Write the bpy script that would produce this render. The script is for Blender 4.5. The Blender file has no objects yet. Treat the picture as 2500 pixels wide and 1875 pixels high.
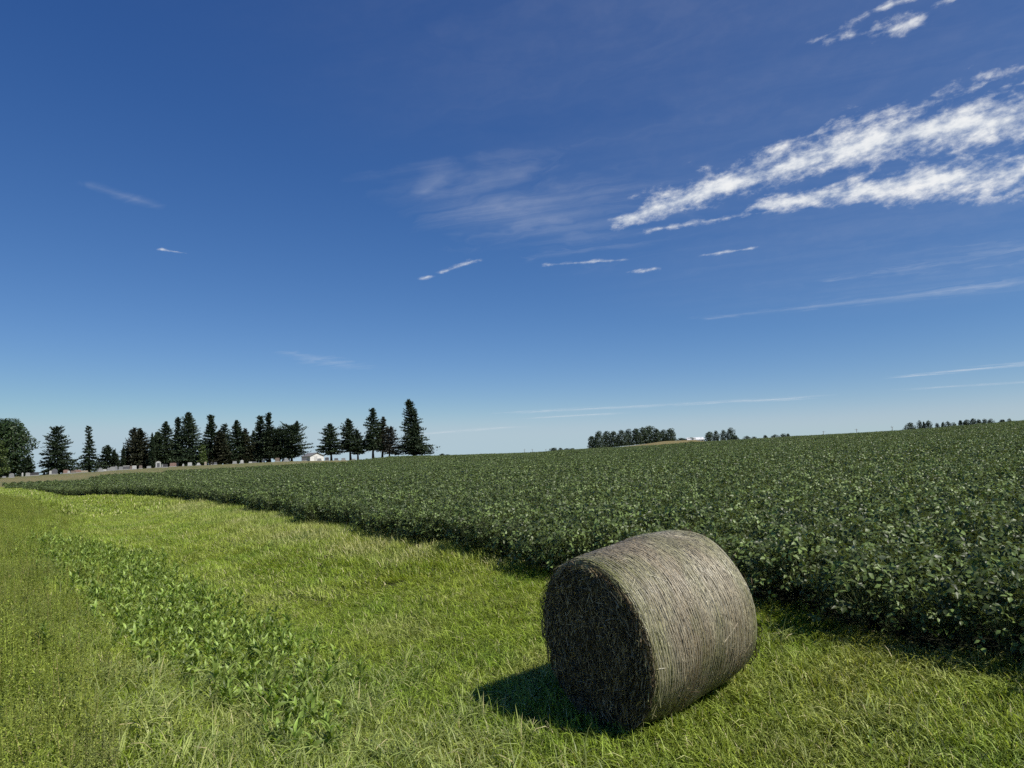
import bpy, math, random
import numpy as np

rng = np.random.default_rng(11)
random.seed(5)
scene = bpy.context.scene
R = math.radians

# ------------------------------------------------------------------ camera
PITCH, ROLL, EYE = R(5.6), R(2.5), 2.34
cam_data = bpy.data.cameras.new('camera')
cam_data.sensor_fit = 'HORIZONTAL'
cam_data.sensor_width = 36.0
cam_data.lens = 24.97
cam_data.clip_start = 0.05
cam_data.clip_end = 30000.0
cam = bpy.data.objects.new('camera', cam_data)
scene.collection.objects.link(cam)
_f = np.array([0, math.cos(PITCH), math.sin(PITCH)])
_u0 = np.array([0, -math.sin(PITCH), math.cos(PITCH)])
_r0 = np.array([1.0, 0, 0])
_r = math.cos(ROLL) * _r0 - math.sin(ROLL) * _u0
_u = math.sin(ROLL) * _r0 + math.cos(ROLL) * _u0
from mathutils import Matrix, Vector
cam.matrix_world = Matrix(((_r[0], _u[0], -_f[0], 0), (_r[1], _u[1], -_f[1], 0), (_r[2], _u[2], -_f[2], EYE), (0, 0, 0, 1)))
scene.camera = cam

# ------------------------------------------------------------------ sun, exposure
SUN_DIR = Vector((0.70, -0.49, 1.0)).normalized()      # towards the sun
SUN_EL = math.asin(SUN_DIR.z)
SUN_ROT = math.atan2(SUN_DIR.x, SUN_DIR.y)
sun_data = bpy.data.lights.new('sun', 'SUN')
sun_data.energy = 5.0
sun_data.angle = R(0.53)
sun_data.color = (1.0, 0.95, 0.86)
sun = bpy.data.objects.new('sun', sun_data)
sun.rotation_euler = (-SUN_DIR).to_track_quat('-Z', 'Y').to_euler()
sun.location = (60, -40, 90)
scene.collection.objects.link(sun)

vs = scene.view_settings
vs.view_transform = 'Standard'
vs.look = 'None'
vs.exposure = 0.0
vs.gamma = 1.0
vs.use_curve_mapping = False
scene.render.engine = 'CYCLES'
cy = scene.cycles
cy.max_bounces = 5
cy.diffuse_bounces = 2
cy.glossy_bounces = 2
cy.transmission_bounces = 3
cy.transparent_max_bounces = 4
cy.caustics_reflective = False
cy.caustics_refractive = False
cy.use_denoising = False
cy.use_adaptive_sampling = True
cy.adaptive_threshold = 0.02
cy.adaptive_min_samples = 12
cy.sample_clamp_indirect = 4.0


# ------------------------------------------------------------------ node helper
class S:
    """A socket with arithmetic: builds Math nodes."""
    def __init__(self, t, sock):
        self.t, self.s = t, sock

    def _m(self, op, *a, clamp=False):
        n = self.t.nodes.new('ShaderNodeMath')
        n.operation = op
        n.use_clamp = clamp
        for i, v in enumerate((self,) + a):
            if isinstance(v, S):
                self.t.links.new(v.s, n.inputs[i])
            else:
                n.inputs[i].default_value = v
        return S(self.t, n.outputs[0])

    def __add__(self, o): return self._m('ADD', o)
    def __radd__(self, o): return self._m('ADD', o)
    def __sub__(self, o): return self._m('SUBTRACT', o)
    def __rsub__(self, o): return (self * -1.0) + o
    def __mul__(self, o): return self._m('MULTIPLY', o)
    def __rmul__(self, o): return self._m('MULTIPLY', o)
    def __truediv__(self, o): return self._m('DIVIDE', o)
    def abs(self): return self._m('ABSOLUTE')
    def max(self, o): return self._m('MAXIMUM', o)
    def min(self, o): return self._m('MINIMUM', o)
    def clamp(self): return self._m('ADD', 0.0, clamp=True)
    def pow(self, o): return self._m('POWER', o)
    def sin(self): return self._m('SINE')
    def atan2(self, o): return self._m('ARCTAN2', o)

    def smooth(self, a, b, lo=0.0, hi=1.0):
        n = self.t.nodes.new('ShaderNodeMapRange')
        n.interpolation_type = 'SMOOTHSTEP'
        self.t.links.new(self.s, n.inputs[0])
        n.inputs[1].default_value, n.inputs[2].default_value = a, b
        n.inputs[3].default_value, n.inputs[4].default_value = lo, hi
        return S(self.t, n.outputs[0])


def node(t, kind, **kw):
    n = t.nodes.new(kind)
    for k, v in kw.items():
        setattr(n, k, v)
    return n


def feed(t, sock, v):
    if isinstance(v, S):
        t.links.new(v.s, sock)
    elif hasattr(v, 'is_output'):
        t.links.new(v, sock)
    else:
        sock.default_value = v


def vec(t, x, y, z=0.0):
    n = t.nodes.new('ShaderNodeCombineXYZ')
    for i, v in enumerate((x, y, z)):
        feed(t, n.inputs[i], v)
    return n.outputs[0]


def noise(t, v, scale, detail=4.0, rough=0.55, dist=0.0):
    n = t.nodes.new('ShaderNodeTexNoise')
    if v is not None:
        t.links.new(v, n.inputs['Vector'])
    n.inputs['Scale'].default_value = scale
    n.inputs['Detail'].default_value = detail
    n.inputs['Roughness'].default_value = rough
    n.inputs['Distortion'].default_value = dist
    return S(t, n.outputs[0])


def mixc(t, f, a, b, mode='MIX'):
    n = t.nodes.new('ShaderNodeMix')
    n.data_type = 'RGBA'
    n.blend_type = mode
    feed(t, n.inputs['Factor'], f)
    for s, v in ((n.inputs[6], a), (n.inputs[7], b)):
        if isinstance(v, tuple):
            v = v if len(v) == 4 else v + (1.0,)
        feed(t, s, v)
    return n.outputs[2]


# ------------------------------------------------------------------ sky with clouds
world = bpy.data.worlds.new('World')
scene.world = world
world.use_nodes = True
wt = world.node_tree
wt.nodes.clear()
w_out = node(wt, 'ShaderNodeOutputWorld')
w_bg = node(wt, 'ShaderNodeBackground')
w_bg.inputs['Strength'].default_value = 0.10
sky = node(wt, 'ShaderNodeTexSky', sky_type='NISHITA')
sky.sun_disc = False
sky.sun_elevation = SUN_EL
sky.sun_rotation = SUN_ROT
sky.altitude = 300.0
sky.air_density = 0.7
sky.dust_density = 0.0
sky.ozone_density = 3.0
# one colour response for the whole sky (a clear, deep summer blue)
ssep = node(wt, 'ShaderNodeSeparateColor')
wt.links.new(sky.outputs[0], ssep.inputs[0])
scmb = node(wt, 'ShaderNodeCombineColor')
for _i, (_g, _k) in enumerate(((1.30, 1.00), (1.02, 0.83), (0.72, 0.83))):
    _c = (S(wt, ssep.outputs[_i]) * 0.1).pow(_g) * (_k * 10.0)
    feed(wt, scmb.inputs[_i], _c._m('SMOOTH_MIN', (4.3, 5.6, 6.4)[_i], 1.2))
sky_col = scmb.outputs[0]
tc = node(wt, 'ShaderNodeTexCoord')
sep = node(wt, 'ShaderNodeSeparateXYZ')
wt.links.new(tc.outputs['Generated'], sep.inputs[0])
dx, dy, dz = (S(wt, sep.outputs[i]) for i in range(3))
dzc = dz.max(0.012)
cx_, cy_ = dx / dzc, dy / dzc                       # where a ray meets a high flat cloud layer
above = dz.smooth(0.012, 0.035)
# shared cloud textures (fractal, drawn out along the wind)
wind = R(-27)
wa = cx_ * math.cos(wind) + cy_ * math.sin(wind)
wb = cx_ * -math.sin(wind) + cy_ * math.cos(wind)
warp = noise(wt, vec(wt, cx_, cy_), 2.3, 3.0)
n_puff = noise(wt, vec(wt, dx * 0.36 + warp * 0.015, dy * 0.36, dz + dx * -0.11 + warp * 0.015), 46.0, 6.0, 0.58)
n_fine = noise(wt, vec(wt, dx * 0.65, dy * 0.65, dz + dx * -0.11), 95.0, 4.0, 0.62)
n_wisp = noise(wt, vec(wt, wa * 0.26 + warp * 0.6, wb + warp * 0.45, 7.7), 3.4, 5.0, 0.6, 0.5)


cloud_p = vec(wt, cx_, cy_)


def streak(a, b, w0, w1):
    """mask of a cloud bar from a to b: 1 on its axis, 0.5 at the half width (w0 at a, w1 at b), 0 at twice it"""
    d = (b[0] - a[0], b[1] - a[1])
    L2 = d[0] * d[0] + d[1] * d[1]
    n = node(wt, 'ShaderNodeVectorMath', operation='DOT_PRODUCT')
    wt.links.new(cloud_p, n.inputs[0])
    n.inputs[1].default_value = (d[0] / L2, d[1] / L2, 0)
    tt = S(wt, n.outputs['Value'])._m('SUBTRACT', (a[0] * d[0] + a[1] * d[1]) / L2, clamp=True)
    q = node(wt, 'ShaderNodeVectorMath', operation='MULTIPLY_ADD')
    wt.links.new(tt.s, q.inputs[0])
    q.inputs[1].default_value = (d[0], d[1], 0)
    q.inputs[2].default_value = (a[0], a[1], 0)
    e = node(wt, 'ShaderNodeVectorMath', operation='DISTANCE')
    wt.links.new(cloud_p, e.inputs[0])
    wt.links.new(q.outputs[0], e.inputs[1])
    w = tt._m('MULTIPLY_ADD', w1 - w0, w0)
    return (S(wt, e.outputs['Value']) / w)._m('MULTIPLY_ADD', -0.5, 1.0, clamp=True)


def body(mask, nz, amp, soft):
    return (mask - 0.5 + (nz - 0.5) * amp).smooth(0.0, soft) * mask.smooth(0.02, 0.3)


puff = n_puff * 0.66 + n_fine * 0.34
main = streak((0.54, 3.03), (1.0, 2.51), 0.13, 0.24).max(streak((1.0, 2.51), (1.40, 2.25), 0.24, 0.27)).max(streak((1.40, 2.25), (2.2, 2.05), 0.27, 0.35))
low = streak((1.10, 2.94), (1.60, 2.72), 0.10, 0.30).max(streak((1.60, 2.72), (2.9, 2.50), 0.30, 0.52))
bits = streak((0.66, 3.20), (1.24, 2.97), 0.05, 0.06).max(streak((0.86, 2.36), (1.36, 2.03), 0.05, 0.06)).max(streak((1.36, 2.02), (1.75, 1.88), 0.05, 0.04) - 0.12)
upper = (streak((0.76, 1.75), (0.88, 1.60), 0.022, 0.028) - 0.22).max(streak((0.84, 1.695), (0.94, 1.66), 0.030, 0.040))
upper = upper.max(streak((0.93, 1.69), (1.02, 1.64), 0.030, 0.040)).max(streak((0.955, 1.625), (0.985, 1.60), 0.032, 0.032))
upper = upper.max(streak((0.90, 1.575), (0.94, 1.545), 0.020, 0.026)).max(streak((1.03, 1.565), (1.05, 1.55), 0.022, 0.022))
tails = streak((0.24, 3.73), (0.62, 3.70), 0.050, 0.045).max(streak((-0.48, 3.91), (-0.43, 3.87), 0.05, 0.04))
tails = tails.max(streak((-0.36, 3.80), (-0.16, 3.58), 0.035, 0.045)).max(streak((1.05, 3.67), (1.26, 3.59), 0.04, 0.04))
tails = tails.max(streak((0.77, 3.97), (0.82, 3.92), 0.07, 0.05)).max(streak((-1.575, 3.175), (-1.50, 3.245), 0.025, 0.025))
veil = streak((-0.05, 2.75), (0.35, 3.25), 0.45, 0.55).max(streak((1.6, 5.55), (3.6, 4.68), 0.22, 0.32))
veil = veil.max(streak((2.05, 4.42), (3.0, 3.8), 0.14, 0.42)).max(streak((-2.0, 6.4), (-1.72, 7.5), 0.14, 0.40))
veil = veil.max(streak((-0.30, 2.60), (-0.20, 2.44), 0.07, 0.12)).max(streak((-1.45, 2.40), (-1.33, 2.62), 0.07, 0.08))
strip = streak((6.6, 11.8), (8.6, 9.3), 0.35, 1.0).max(streak((0.4, 17.4), (6.4, 16.6), 0.8, 0.9))
strip = strip.max(streak((8.6, 15.0), (12.0, 14.0), 0.5, 0.6)).max(streak((-3.6, 30.0), (-0.5, 27.0), 1.3, 1.4))
strip = strip.max(streak((1.0, 20.5), (2.6, 20.0), 0.8, 0.8))

c_main = body(main.max(low - 0.05), puff, 2.0, 0.60)
c_bits = body((bits - 0.12).max(upper - 0.06), puff, 4.2, 1.2) * 0.85
c_tail = body(tails, puff, 3.0, 0.9) * 0.75
c_veil = body(veil, n_wisp, 1.9, 1.3) * 0.27
sheet = streak((1.1, 1.3), (2.6, 3.3), 1.1, 1.5)
c_sheet = sheet.smooth(0.05, 0.75) * (n_wisp.smooth(0.25, 0.75) * 0.6 + 0.4) * 0.065
c_strip = body(strip, n_wisp, 1.8, 1.1) * 0.55
dens = c_main.max(c_bits).max(c_tail)
thin = c_veil.max(c_strip)
thin = thin + c_sheet * (1.0 - thin)
dens = (dens + thin * (1.0 - dens)) * above
shade = puff.smooth(0.40, 0.66)
cloud_col = mixc(wt, shade, (6.6, 7.1, 7.8), (8.8, 8.9, 9.0))
# only the part of the sky that holds these clouds has to work them out
w_cloud = node(wt, 'ShaderNodeBackground')
w_cloud.inputs['Strength'].default_value = 0.10
wt.links.new(cloud_col, w_cloud.inputs['Color'])
wt.links.new(sky_col, w_bg.inputs['Color'])
w_in = node(wt, 'ShaderNodeMixShader')
feed(wt, w_in.inputs[0], dens.clamp())
wt.links.new(w_bg.outputs[0], w_in.inputs[1])
wt.links.new(w_cloud.outputs[0], w_in.inputs[2])
gate = dy._m('GREATER_THAN', 0.45) * dz._m('GREATER_THAN', 0.012) * dz._m('LESS_THAN', 0.66)
w_all = node(wt, 'ShaderNodeMixShader')
feed(wt, w_all.inputs[0], gate)
wt.links.new(w_bg.outputs[0], w_all.inputs[1])
wt.links.new(w_in.outputs[0], w_all.inputs[2])
wt.links.new(w_all.outputs[0], w_out.inputs[0])
world.cycles.sampling_method = 'MANUAL'
world.cycles.sample_map_resolution = 256


# ------------------------------------------------------------------ mesh helpers
C = scene.collection


def mesh(name, V, Fc, mats=(), rnd=None, smooth=False):
    me = bpy.data.meshes.new(name)
    V = np.asarray(V, dtype=np.float32)
    if isinstance(Fc, np.ndarray):
        n, k = Fc.shape
        me.vertices.add(len(V))
        me.vertices.foreach_set('co', V.ravel())
        me.loops.add(n * k)
        me.loops.foreach_set('vertex_index', Fc.astype(np.int32).ravel())
        me.polygons.add(n)
        me.polygons.foreach_set('loop_start', np.arange(0, n * k, k, dtype=np.int32))
        me.polygons.foreach_set('loop_total', np.full(n, k, dtype=np.int32))
        me.update(calc_edges=True)
    else:
        me.from_pydata([tuple(v) for v in V], [], [tuple(f) for f in Fc])
        me.update()
    for m in mats:
        me.materials.append(m)
    if rnd is not None:
        at = me.attributes.new('rnd', 'FLOAT', 'POINT')
        at.data.foreach_set('value', np.asarray(rnd, dtype=np.float32))
    if smooth:
        me.polygons.foreach_set('use_smooth', np.ones(len(me.polygons), dtype=bool))
    return me


def obj(name, me, parent=None, loc=None, kind=None):
    o = bpy.data.objects.new(name, me)
    C.objects.link(o)
    if parent is not None:
        o.parent = parent
    if loc is not None:
        o.location = loc
    if kind:
        o['kind'] = kind
    return o


def tag(o, label, cat, group=None, kind=None):
    o['label'] = label
    o['category'] = cat
    if group:
        o['group'] = group
    if kind:
        o['kind'] = kind
    return o


def thing(name, label, cat, loc, rotz=0.0, group=None):
    o = bpy.data.objects.new(name, None)
    o.empty_display_size = 0.2
    C.objects.link(o)
    o.location = loc
    o.rotation_euler = (0, 0, rotz)
    return tag(o, label, cat, group)


class MB:
    """Collects polygons of any size."""
    def __init__(self):
        self.V, self.F = [], []

    def add(self, V, Fc):
        o = len(self.V)
        self.V += [tuple(v) for v in V]
        self.F += [tuple(i + o for i in f) for f in Fc]

    def box(self, x0, x1, y0, y1, z0, z1, bev=0.0):
        b = bev
        if b <= 0:
            V = [(x, y, z) for z in (z0, z1) for x, y in ((x0, y0), (x1, y0), (x1, y1), (x0, y1))]
            self.add(V, [(3, 2, 1, 0), (4, 5, 6, 7), (0, 1, 5, 4), (1, 2, 6, 5), (2, 3, 7, 6), (3, 0, 4, 7)])
        else:
            V = [(x, y, z0) for x, y in ((x0, y0), (x1, y0), (x1, y1), (x0, y1))]
            V += [(x, y, z1 - b) for x, y in ((x0, y0), (x1, y0), (x1, y1), (x0, y1))]
            V += [(x, y, z1) for x, y in ((x0 + b, y0 + b), (x1 - b, y0 + b), (x1 - b, y1 - b), (x0 + b, y1 - b))]
            Fc = [(3, 2, 1, 0), (8, 9, 10, 11)]
            for k in range(4):
                j = (k + 1) % 4
                Fc += [(k, j, j + 4, k + 4), (k + 4, j + 4, j + 8, k + 8)]
            self.add(V, Fc)

    def prism(self, pts, y0, y1):
        """outline pts (x, z) extruded along y"""
        n = len(pts)
        V = [(x, y0, z) for x, z in pts] + [(x, y1, z) for x, z in pts]
        Fc = [tuple(range(n)), tuple(range(2 * n - 1, n - 1, -1))]
        Fc += [(i, i + n, (i + 1) % n + n, (i + 1) % n) for i in range(n)]
        self.add(V, Fc)

    def tube(self, pts, radii, seg=7):
        V, Fc = [], []
        for i, (p, r) in enumerate(zip(pts, radii)):
            p = np.array(p, float)
            q = np.array(pts[min(i + 1, len(pts) - 1)], float) - np.array(pts[max(i - 1, 0)], float)
            q /= np.linalg.norm(q) + 1e-9
            a = np.cross(q, [0.31, 0.95, 0.02])
            a /= np.linalg.norm(a) + 1e-9
            b = np.cross(q, a)
            for k in range(seg):
                th = 2 * math.pi * k / seg
                V.append(p + r * (math.cos(th) * a + math.sin(th) * b))
        for i in range(len(pts) - 1):
            for k in range(seg):
                j = (k + 1) % seg
                Fc.append((i * seg + k, i * seg + j, (i + 1) * seg + j, (i + 1) * seg + k))
        Fc.append(tuple(range(seg))[::-1])
        Fc.append(tuple((len(pts) - 1) * seg + k for k in range(seg)))
        self.add(V, Fc)

    def mesh(self, name, *mats, smooth=False):
        return mesh(name, self.V, self.F, mats, smooth=smooth)


# ------------------------------------------------------------------ terrain
BX, BY = 1.156, 6.742                                 # under the bale
YAW = 0.971
U = np.array([math.sin(YAW), math.cos(YAW)])          # across the grass strip, towards the beans
V_ = np.array([-U[1], U[0]])                          # along the strip, away to the left
KU = np.array([-400, -60, -6, -4.6, -3.0, -1.9, -0.7, 0, 2.8, 6, 12, 400.0])
KZ = np.array([0.7, 0.7, 0.7, 0.5, -0.02, -0.13, -0.075, 0, 0.32, 0.5, 0.62, 0.62])
ST = (np.array([-2000, 0, 150, 420, 700, 850, 950, 1030, 1110, 1290, 1431, 1553, 1704, 1950, 2200, 2500, 4000.0]) - 1250) / 1734
SO = np.array([-4, -3, -1, 3, 4, 1, -1, -2, 1, -1, 3, 3, 7, 10, 12, 20, 26.0])


def uv(x, y):
    return (x - BX) * U[0] + (y - BY) * U[1], (x - BX) * V_[0] + (y - BY) * V_[1]


def smoothstep(a, b, x):
    t = np.clip((x - a) / (b - a), 0, 1)
    return t * t * (3 - 2 * t)


def ground_z(x, y):
    x, y = np.asarray(x, float), np.asarray(y, float)
    r = np.hypot(x, y)
    tn = np.where(y > 0.05, x / np.maximum(y, 0.05), np.sign(x) * 5)
    tn = np.clip(tn, -5, 5)
    u, v = uv(x, y)
    near = np.zeros_like(u)
    for du in (-0.5, -0.25, 0, 0.25, 0.5):
        near = near + np.interp(u + du, KU, KZ) / 5
    near = near + 0.02 * np.sin(x * 1.3 + 0.6 * y) * np.sin(y * 0.9) * smoothstep(3.5, 6, np.hypot(x - BX, y - BY))
    can = np.interp(tn, [(950 - 1250) / 1734, (1100 - 1250) / 1734], [0, 0.75])
    zs = EYE + np.interp(tn, ST, SO) * 200 / 1734 - can
    wl = np.interp(tn, [(950 - 1250) / 1734, (1400 - 1250) / 1734], [1.0, 0.0])
    t_l = 0.08 * np.clip((r - 10) / 100, 0, 1) + 0.92 * smoothstep(96, 158, r)     # level, then a rise to the cemetery
    t_r = np.clip((r - 10) / 190, 0, 1)
    t = t_l * wl + t_r * (1 - wl)
    z = near * (1 - t) + zs * t
    # beyond the crest the land drops and runs on nearly level
    far = smoothstep(215, 420, r)
    z = z * (1 - far) + np.minimum(zs, 1.2) * far - 0.0006 * np.maximum(r - 500, 0) ** 0.9
    # a low tan hill under the far grove
    tb = np.where(y > 0, tn, -9)
    hill = np.exp(-((tb - 0.235) / 0.055) ** 2) * 1.15 + np.exp(-((tb - 0.15) / 0.06) ** 2) * 0.5
    z = z + np.minimum(hill, 1.1) * 4.2 * smoothstep(250, 440, r) * (1 - smoothstep(620, 900, r))
    return z


E_V = np.array([-400, -40, -2, 3, 10, 30, 48, 69, 87, 96, 140.0])
E_U = np.array([1.9, 1.9, 2.12, 2.32, 2.5, 3.3, 2.85, 0.8, -3.5, -6.6, -20.0])
RM_T = (np.array([-2000, 0, 100, 300, 500, 700, 850, 950, 1020, 1100, 4000.0]) - 1250) / 1734
RM_R = np.array([94, 102, 114, 118, 118, 120, 126, 142, 205, 236, 236.0])


def bean_edge(v):
    return np.interp(v, E_V, E_U) + 0.16 * np.sin(v * 0.9 + 0.4) + 0.10 * np.sin(v * 2.3)


def in_beans(x, y, grow=0.0):
    u, v = uv(x, y)
    r = np.hypot(x, y)
    tn = np.where(y > 0.05, x / np.maximum(y, 0.05), np.where(x > 0, 5.0, -5.0))
    return (u > bean_edge(v) - grow) & (r < np.interp(tn, RM_T, RM_R) + grow)


def in_view(x, y, pad=0.10):
    tn = x / np.maximum(y, 0.05)
    return (y > 0.5) & (tn > -0.74 - pad) & (tn < 0.74 + pad)


# polar grid, cut into zones face by face
az = np.radians(np.concatenate([np.arange(-180, -52, 4.0), np.arange(-52, 52, 0.45), np.arange(52, 180, 4.0)]))
rr = np.concatenate([[0.0], np.geomspace(0.8, 400, 150), np.geomspace(420, 9000, 45)])
A_, R_ = np.meshgrid(az, rr)
GX, GY = R_ * np.sin(A_), R_ * np.cos(A_)
GZ = ground_z(GX, GY)
na, nr = len(az), len(rr)
gv = np.stack([GX.ravel(), GY.ravel(), GZ.ravel()], 1)
ii, jj = np.meshgrid(np.arange(nr - 1), np.arange(na), indexing='ij')
j2 = (jj + 1) % na
gf = np.stack([ii * na + jj, ii * na + j2, (ii + 1) * na + j2, (ii + 1) * na + jj], -1).reshape(-1, 4)[:, ::-1]
cxy = gv[gf].mean(1)
fr = np.hypot(cxy[:, 0], cxy[:, 1])
ftn = np.where(cxy[:, 1] > 0.05, cxy[:, 0] / np.maximum(cxy[:, 1], 0.05), 9)
z_bean = in_beans(cxy[:, 0], cxy[:, 1])
z_stub = (~z_bean) & (fr > 236) & (fr < 900) & (ftn > 0.07) & (ftn < 0.42)
fu, fv = uv(cxy[:, 0], cxy[:, 1])
z_lawn = (~z_bean) & (fr > 92) & (fr < 260) & (ftn < 0.02) & (ftn > -1.2) & (fu > -9) & (cxy[:, 1] > 0)
z_rest = ~(z_bean | z_stub | z_lawn)


def part_mesh(name, sel, mat):
    used, inv = np.unique(gf[sel], return_inverse=True)
    return mesh(name, gv[used], inv.reshape(-1, 4), (mat,), smooth=True)


# ------------------------------------------------------------------ materials
def new_mat(name):
    m = bpy.data.materials.new(name)
    m.use_nodes = True
    t = m.node_tree
    t.nodes.clear()
    out = node(t, 'ShaderNodeOutputMaterial')
    return m, t, out


def world_xy(t):
    g = node(t, 'ShaderNodeNewGeometry')
    s = node(t, 'ShaderNodeSeparateXYZ')
    t.links.new(g.outputs['Position'], s.inputs[0])
    return g.outputs['Position'], S(t, s.outputs[0]), S(t, s.outputs[1]), S(t, s.outputs[2])


def principled(t, col, rough=0.7, spec=0.3, normal=None):
    p = node(t, 'ShaderNodeBsdfPrincipled')
    if isinstance(col, tuple):
        col = col if len(col) == 4 else col + (1.0,)
    feed(t, p.inputs['Base Color'], col)
    feed(t, p.inputs['Roughness'], rough)
    p.inputs['Specular IOR Level'].default_value = spec
    if normal is not None:
        t.links.new(normal, p.inputs['Normal'])
    return p


def bump(t, h, strength=0.5, dist=0.02):
    b = node(t, 'ShaderNodeBump')
    b.inputs['Strength'].default_value = strength
    b.inputs['Distance'].default_value = dist
    feed(t, b.inputs['Height'], h)
    return b.outputs[0]


def ground_mat(name, c1, c2, c3, s1=0.5, s2=6.0, rough=0.95):
    m, t, out = new_mat(name)
    pos, x, y, z = world_xy(t)
    a = noise(t, pos, s1, 4.0).smooth(0.35, 0.65)
    b = noise(t, pos, s2, 5.0, 0.65).smooth(0.35, 0.7)
    col = mixc(t, b, mixc(t, a, c1, c2), c3)
    h = noise(t, pos, s2 * 3, 4.0, 0.7)
    p = principled(t, col, rough, 0.15, bump(t, h, 0.6, 0.08))
    t.links.new(p.outputs[0], out.inputs[0])
    return m


def leaf_mat(name, cols, trans, rough=0.5, spec=0.35, s1=0.35, s2=2.5, trans_mix=0.35, var=0.5, dry=None, under=None):
    """cols: two base colours mixed in patches; per-leaf variation from the 'rnd' attribute."""
    m, t, out = new_mat(name)
    pos, x, y, z = world_xy(t)
    flat = vec(t, x, y)
    a = noise(t, flat, s1, 3.0).smooth(0.36, 0.64)
    at = node(t, 'ShaderNodeAttribute', attribute_name='rnd')
    rn = S(t, at.outputs['Fac'])
    b = noise(t, flat, s2, 3.0).smooth(0.3, 0.7)
    col = mixc(t, (a * 0.7 + b * 0.3).clamp(), cols[0], cols[1])
    if len(cols) > 2:
        a2 = noise(t, vec(t, x + 31.0, y - 17.0), s1 * 1.7, 3.0).smooth(0.50, 0.70)
        col = mixc(t, a2 * 0.8, col, cols[2])
    if dry is not None:
        dcol, amount, fn = dry
        k = (rn - (1.0 - amount)).smooth(0.0, 0.05)
        if fn is not None:
            k = k.max(fn(t, x, y) * (rn * 1.7 - 0.25).clamp()).clamp()
        col = mixc(t, k, col, dcol)
    # leaf to leaf brightness
    o = node(t, 'ShaderNodeObjectInfo')
    br = rn.pow(1.6) * (var * 1.5) + (1.0 - var * 0.58) + S(t, o.outputs['Random']) * 0.24 - 0.12
    mul = node(t, 'ShaderNodeVectorMath', operation='SCALE')
    t.links.new(col, mul.inputs[0])
    feed(t, mul.inputs['Scale'], br)
    col = mul.outputs[0]
    if under is not None:
        g2 = node(t, 'ShaderNodeNewGeometry')
        col = mixc(t, S(t, g2.outputs['Backfacing']) * 0.6, col, under)
    p = principled(t, col, rough, spec)
    tr = node(t, 'ShaderNodeBsdfTranslucent')
    tcol = mixc(t, 1.0, col, trans + (1.0,), 'MULTIPLY')
    t.links.new(tcol, tr.inputs[0])
    mx = node(t, 'ShaderNodeMixShader')
    mx.inputs[0].default_value = trans_mix
    t.links.new(p.outputs[0], mx.inputs[1])
    t.links.new(tr.outputs[0], mx.inputs[2])
    t.links.new(mx.outputs[0], out.inputs[0])
    return m


def edge_dry(t, x, y):
    """faded, seeded grass along the foot of the beans and in loose patches"""
    u = (x - BX) * float(U[0]) + (y - BY) * float(U[1])
    v = (x - BX) * float(V_[0]) + (y - BY) * float(V_[1])
    n = noise(t, vec(t, x, y), 0.33, 3.0).smooth(0.42, 0.62)
    band = u.smooth(0.2, 1.8) * v.smooth(4.0, 12.0) * v.smooth(60.0, 30.0)
    n2 = noise(t, vec(t, x, y, 4.0), 0.55, 4.0).smooth(0.50, 0.70)
    front = u.smooth(-1.2, -0.2) * v.smooth(0.5, -1.2)
    return (band * (n * 0.5 + 0.12) + n2 * 0.30 + front * (0.30 * n + 0.15)).clamp()


M = {}
M['thatch'] = ground_mat('grass_thatch', (0.040, 0.048, 0.014), (0.055, 0.055, 0.022), (0.028, 0.034, 0.012), 0.4, 9.0)
M['soil'] = ground_mat('field_soil', (0.022, 0.028, 0.014), (0.030, 0.030, 0.018), (0.015, 0.018, 0.010), 0.6, 8.0)
M['lawn'] = ground_mat('mown_lawn', (0.17, 0.155, 0.07), (0.115, 0.135, 0.05), (0.21, 0.18, 0.09), 0.05, 0.7)
M['stubble'] = ground_mat('tan_field', (0.22, 0.17, 0.07), (0.17, 0.15, 0.06), (0.25, 0.20, 0.09), 0.012, 0.3)
M['grass'] = leaf_mat('grass_blade', ((0.265, 0.360, 0.044), (0.325, 0.395, 0.060), (0.210, 0.320, 0.042)), (1.25, 1.25, 0.55),
                      0.50, 0.32, 0.30, 2.2, 0.42, 1.1, ((0.44, 0.39, 0.23, 1), 0.08, edge_dry))
M['coarse'] = leaf_mat('coarse_grass_blade', ((0.250, 0.320, 0.085), (0.350, 0.390, 0.125)), (1.2, 1.3, 0.5), 0.45, 0.35, 0.6, 3.0,
                       0.33, 0.7, ((0.34, 0.30, 0.15, 1), 0.06, None))
M['fine'] = leaf_mat('fine_weed_leaf', ((0.270, 0.345, 0.058), (0.345, 0.385, 0.080), (0.24, 0.26, 0.09)), (1.2, 1.2, 0.5), 0.55, 0.3, 0.5, 4.0,
                     0.30, 0.8, ((0.30, 0.24, 0.12, 1), 0.06, None))
M['broad'] = leaf_mat('broad_weed_leaf', ((0.235, 0.335, 0.070), (0.300, 0.390, 0.095)), (1.3, 1.3, 0.45), 0.42, 0.4, 0.8, 5.0, 0.40, 0.8)
M['bean'] = leaf_mat('bean_leaf', ((0.102, 0.146, 0.040), (0.126, 0.168, 0.050)), (1.4, 1.4, 0.5), 0.43, 0.38, 0.045, 0.5, 0.20, 1.0,
                     under=(0.19, 0.22, 0.14, 1))
M['bean_stem'] = leaf_mat('bean_stem', ((0.07, 0.10, 0.035), (0.10, 0.12, 0.05)), (1, 1, 1), 0.6, 0.3, 0.5, 3.0, 0.05, 0.4)
M['weed_stem'] = leaf_mat('weed_stem', ((0.10, 0.14, 0.04), (0.13, 0.13, 0.05)), (1, 1, 1), 0.6, 0.3, 0.5, 3.0, 0.05, 0.4)
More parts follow.
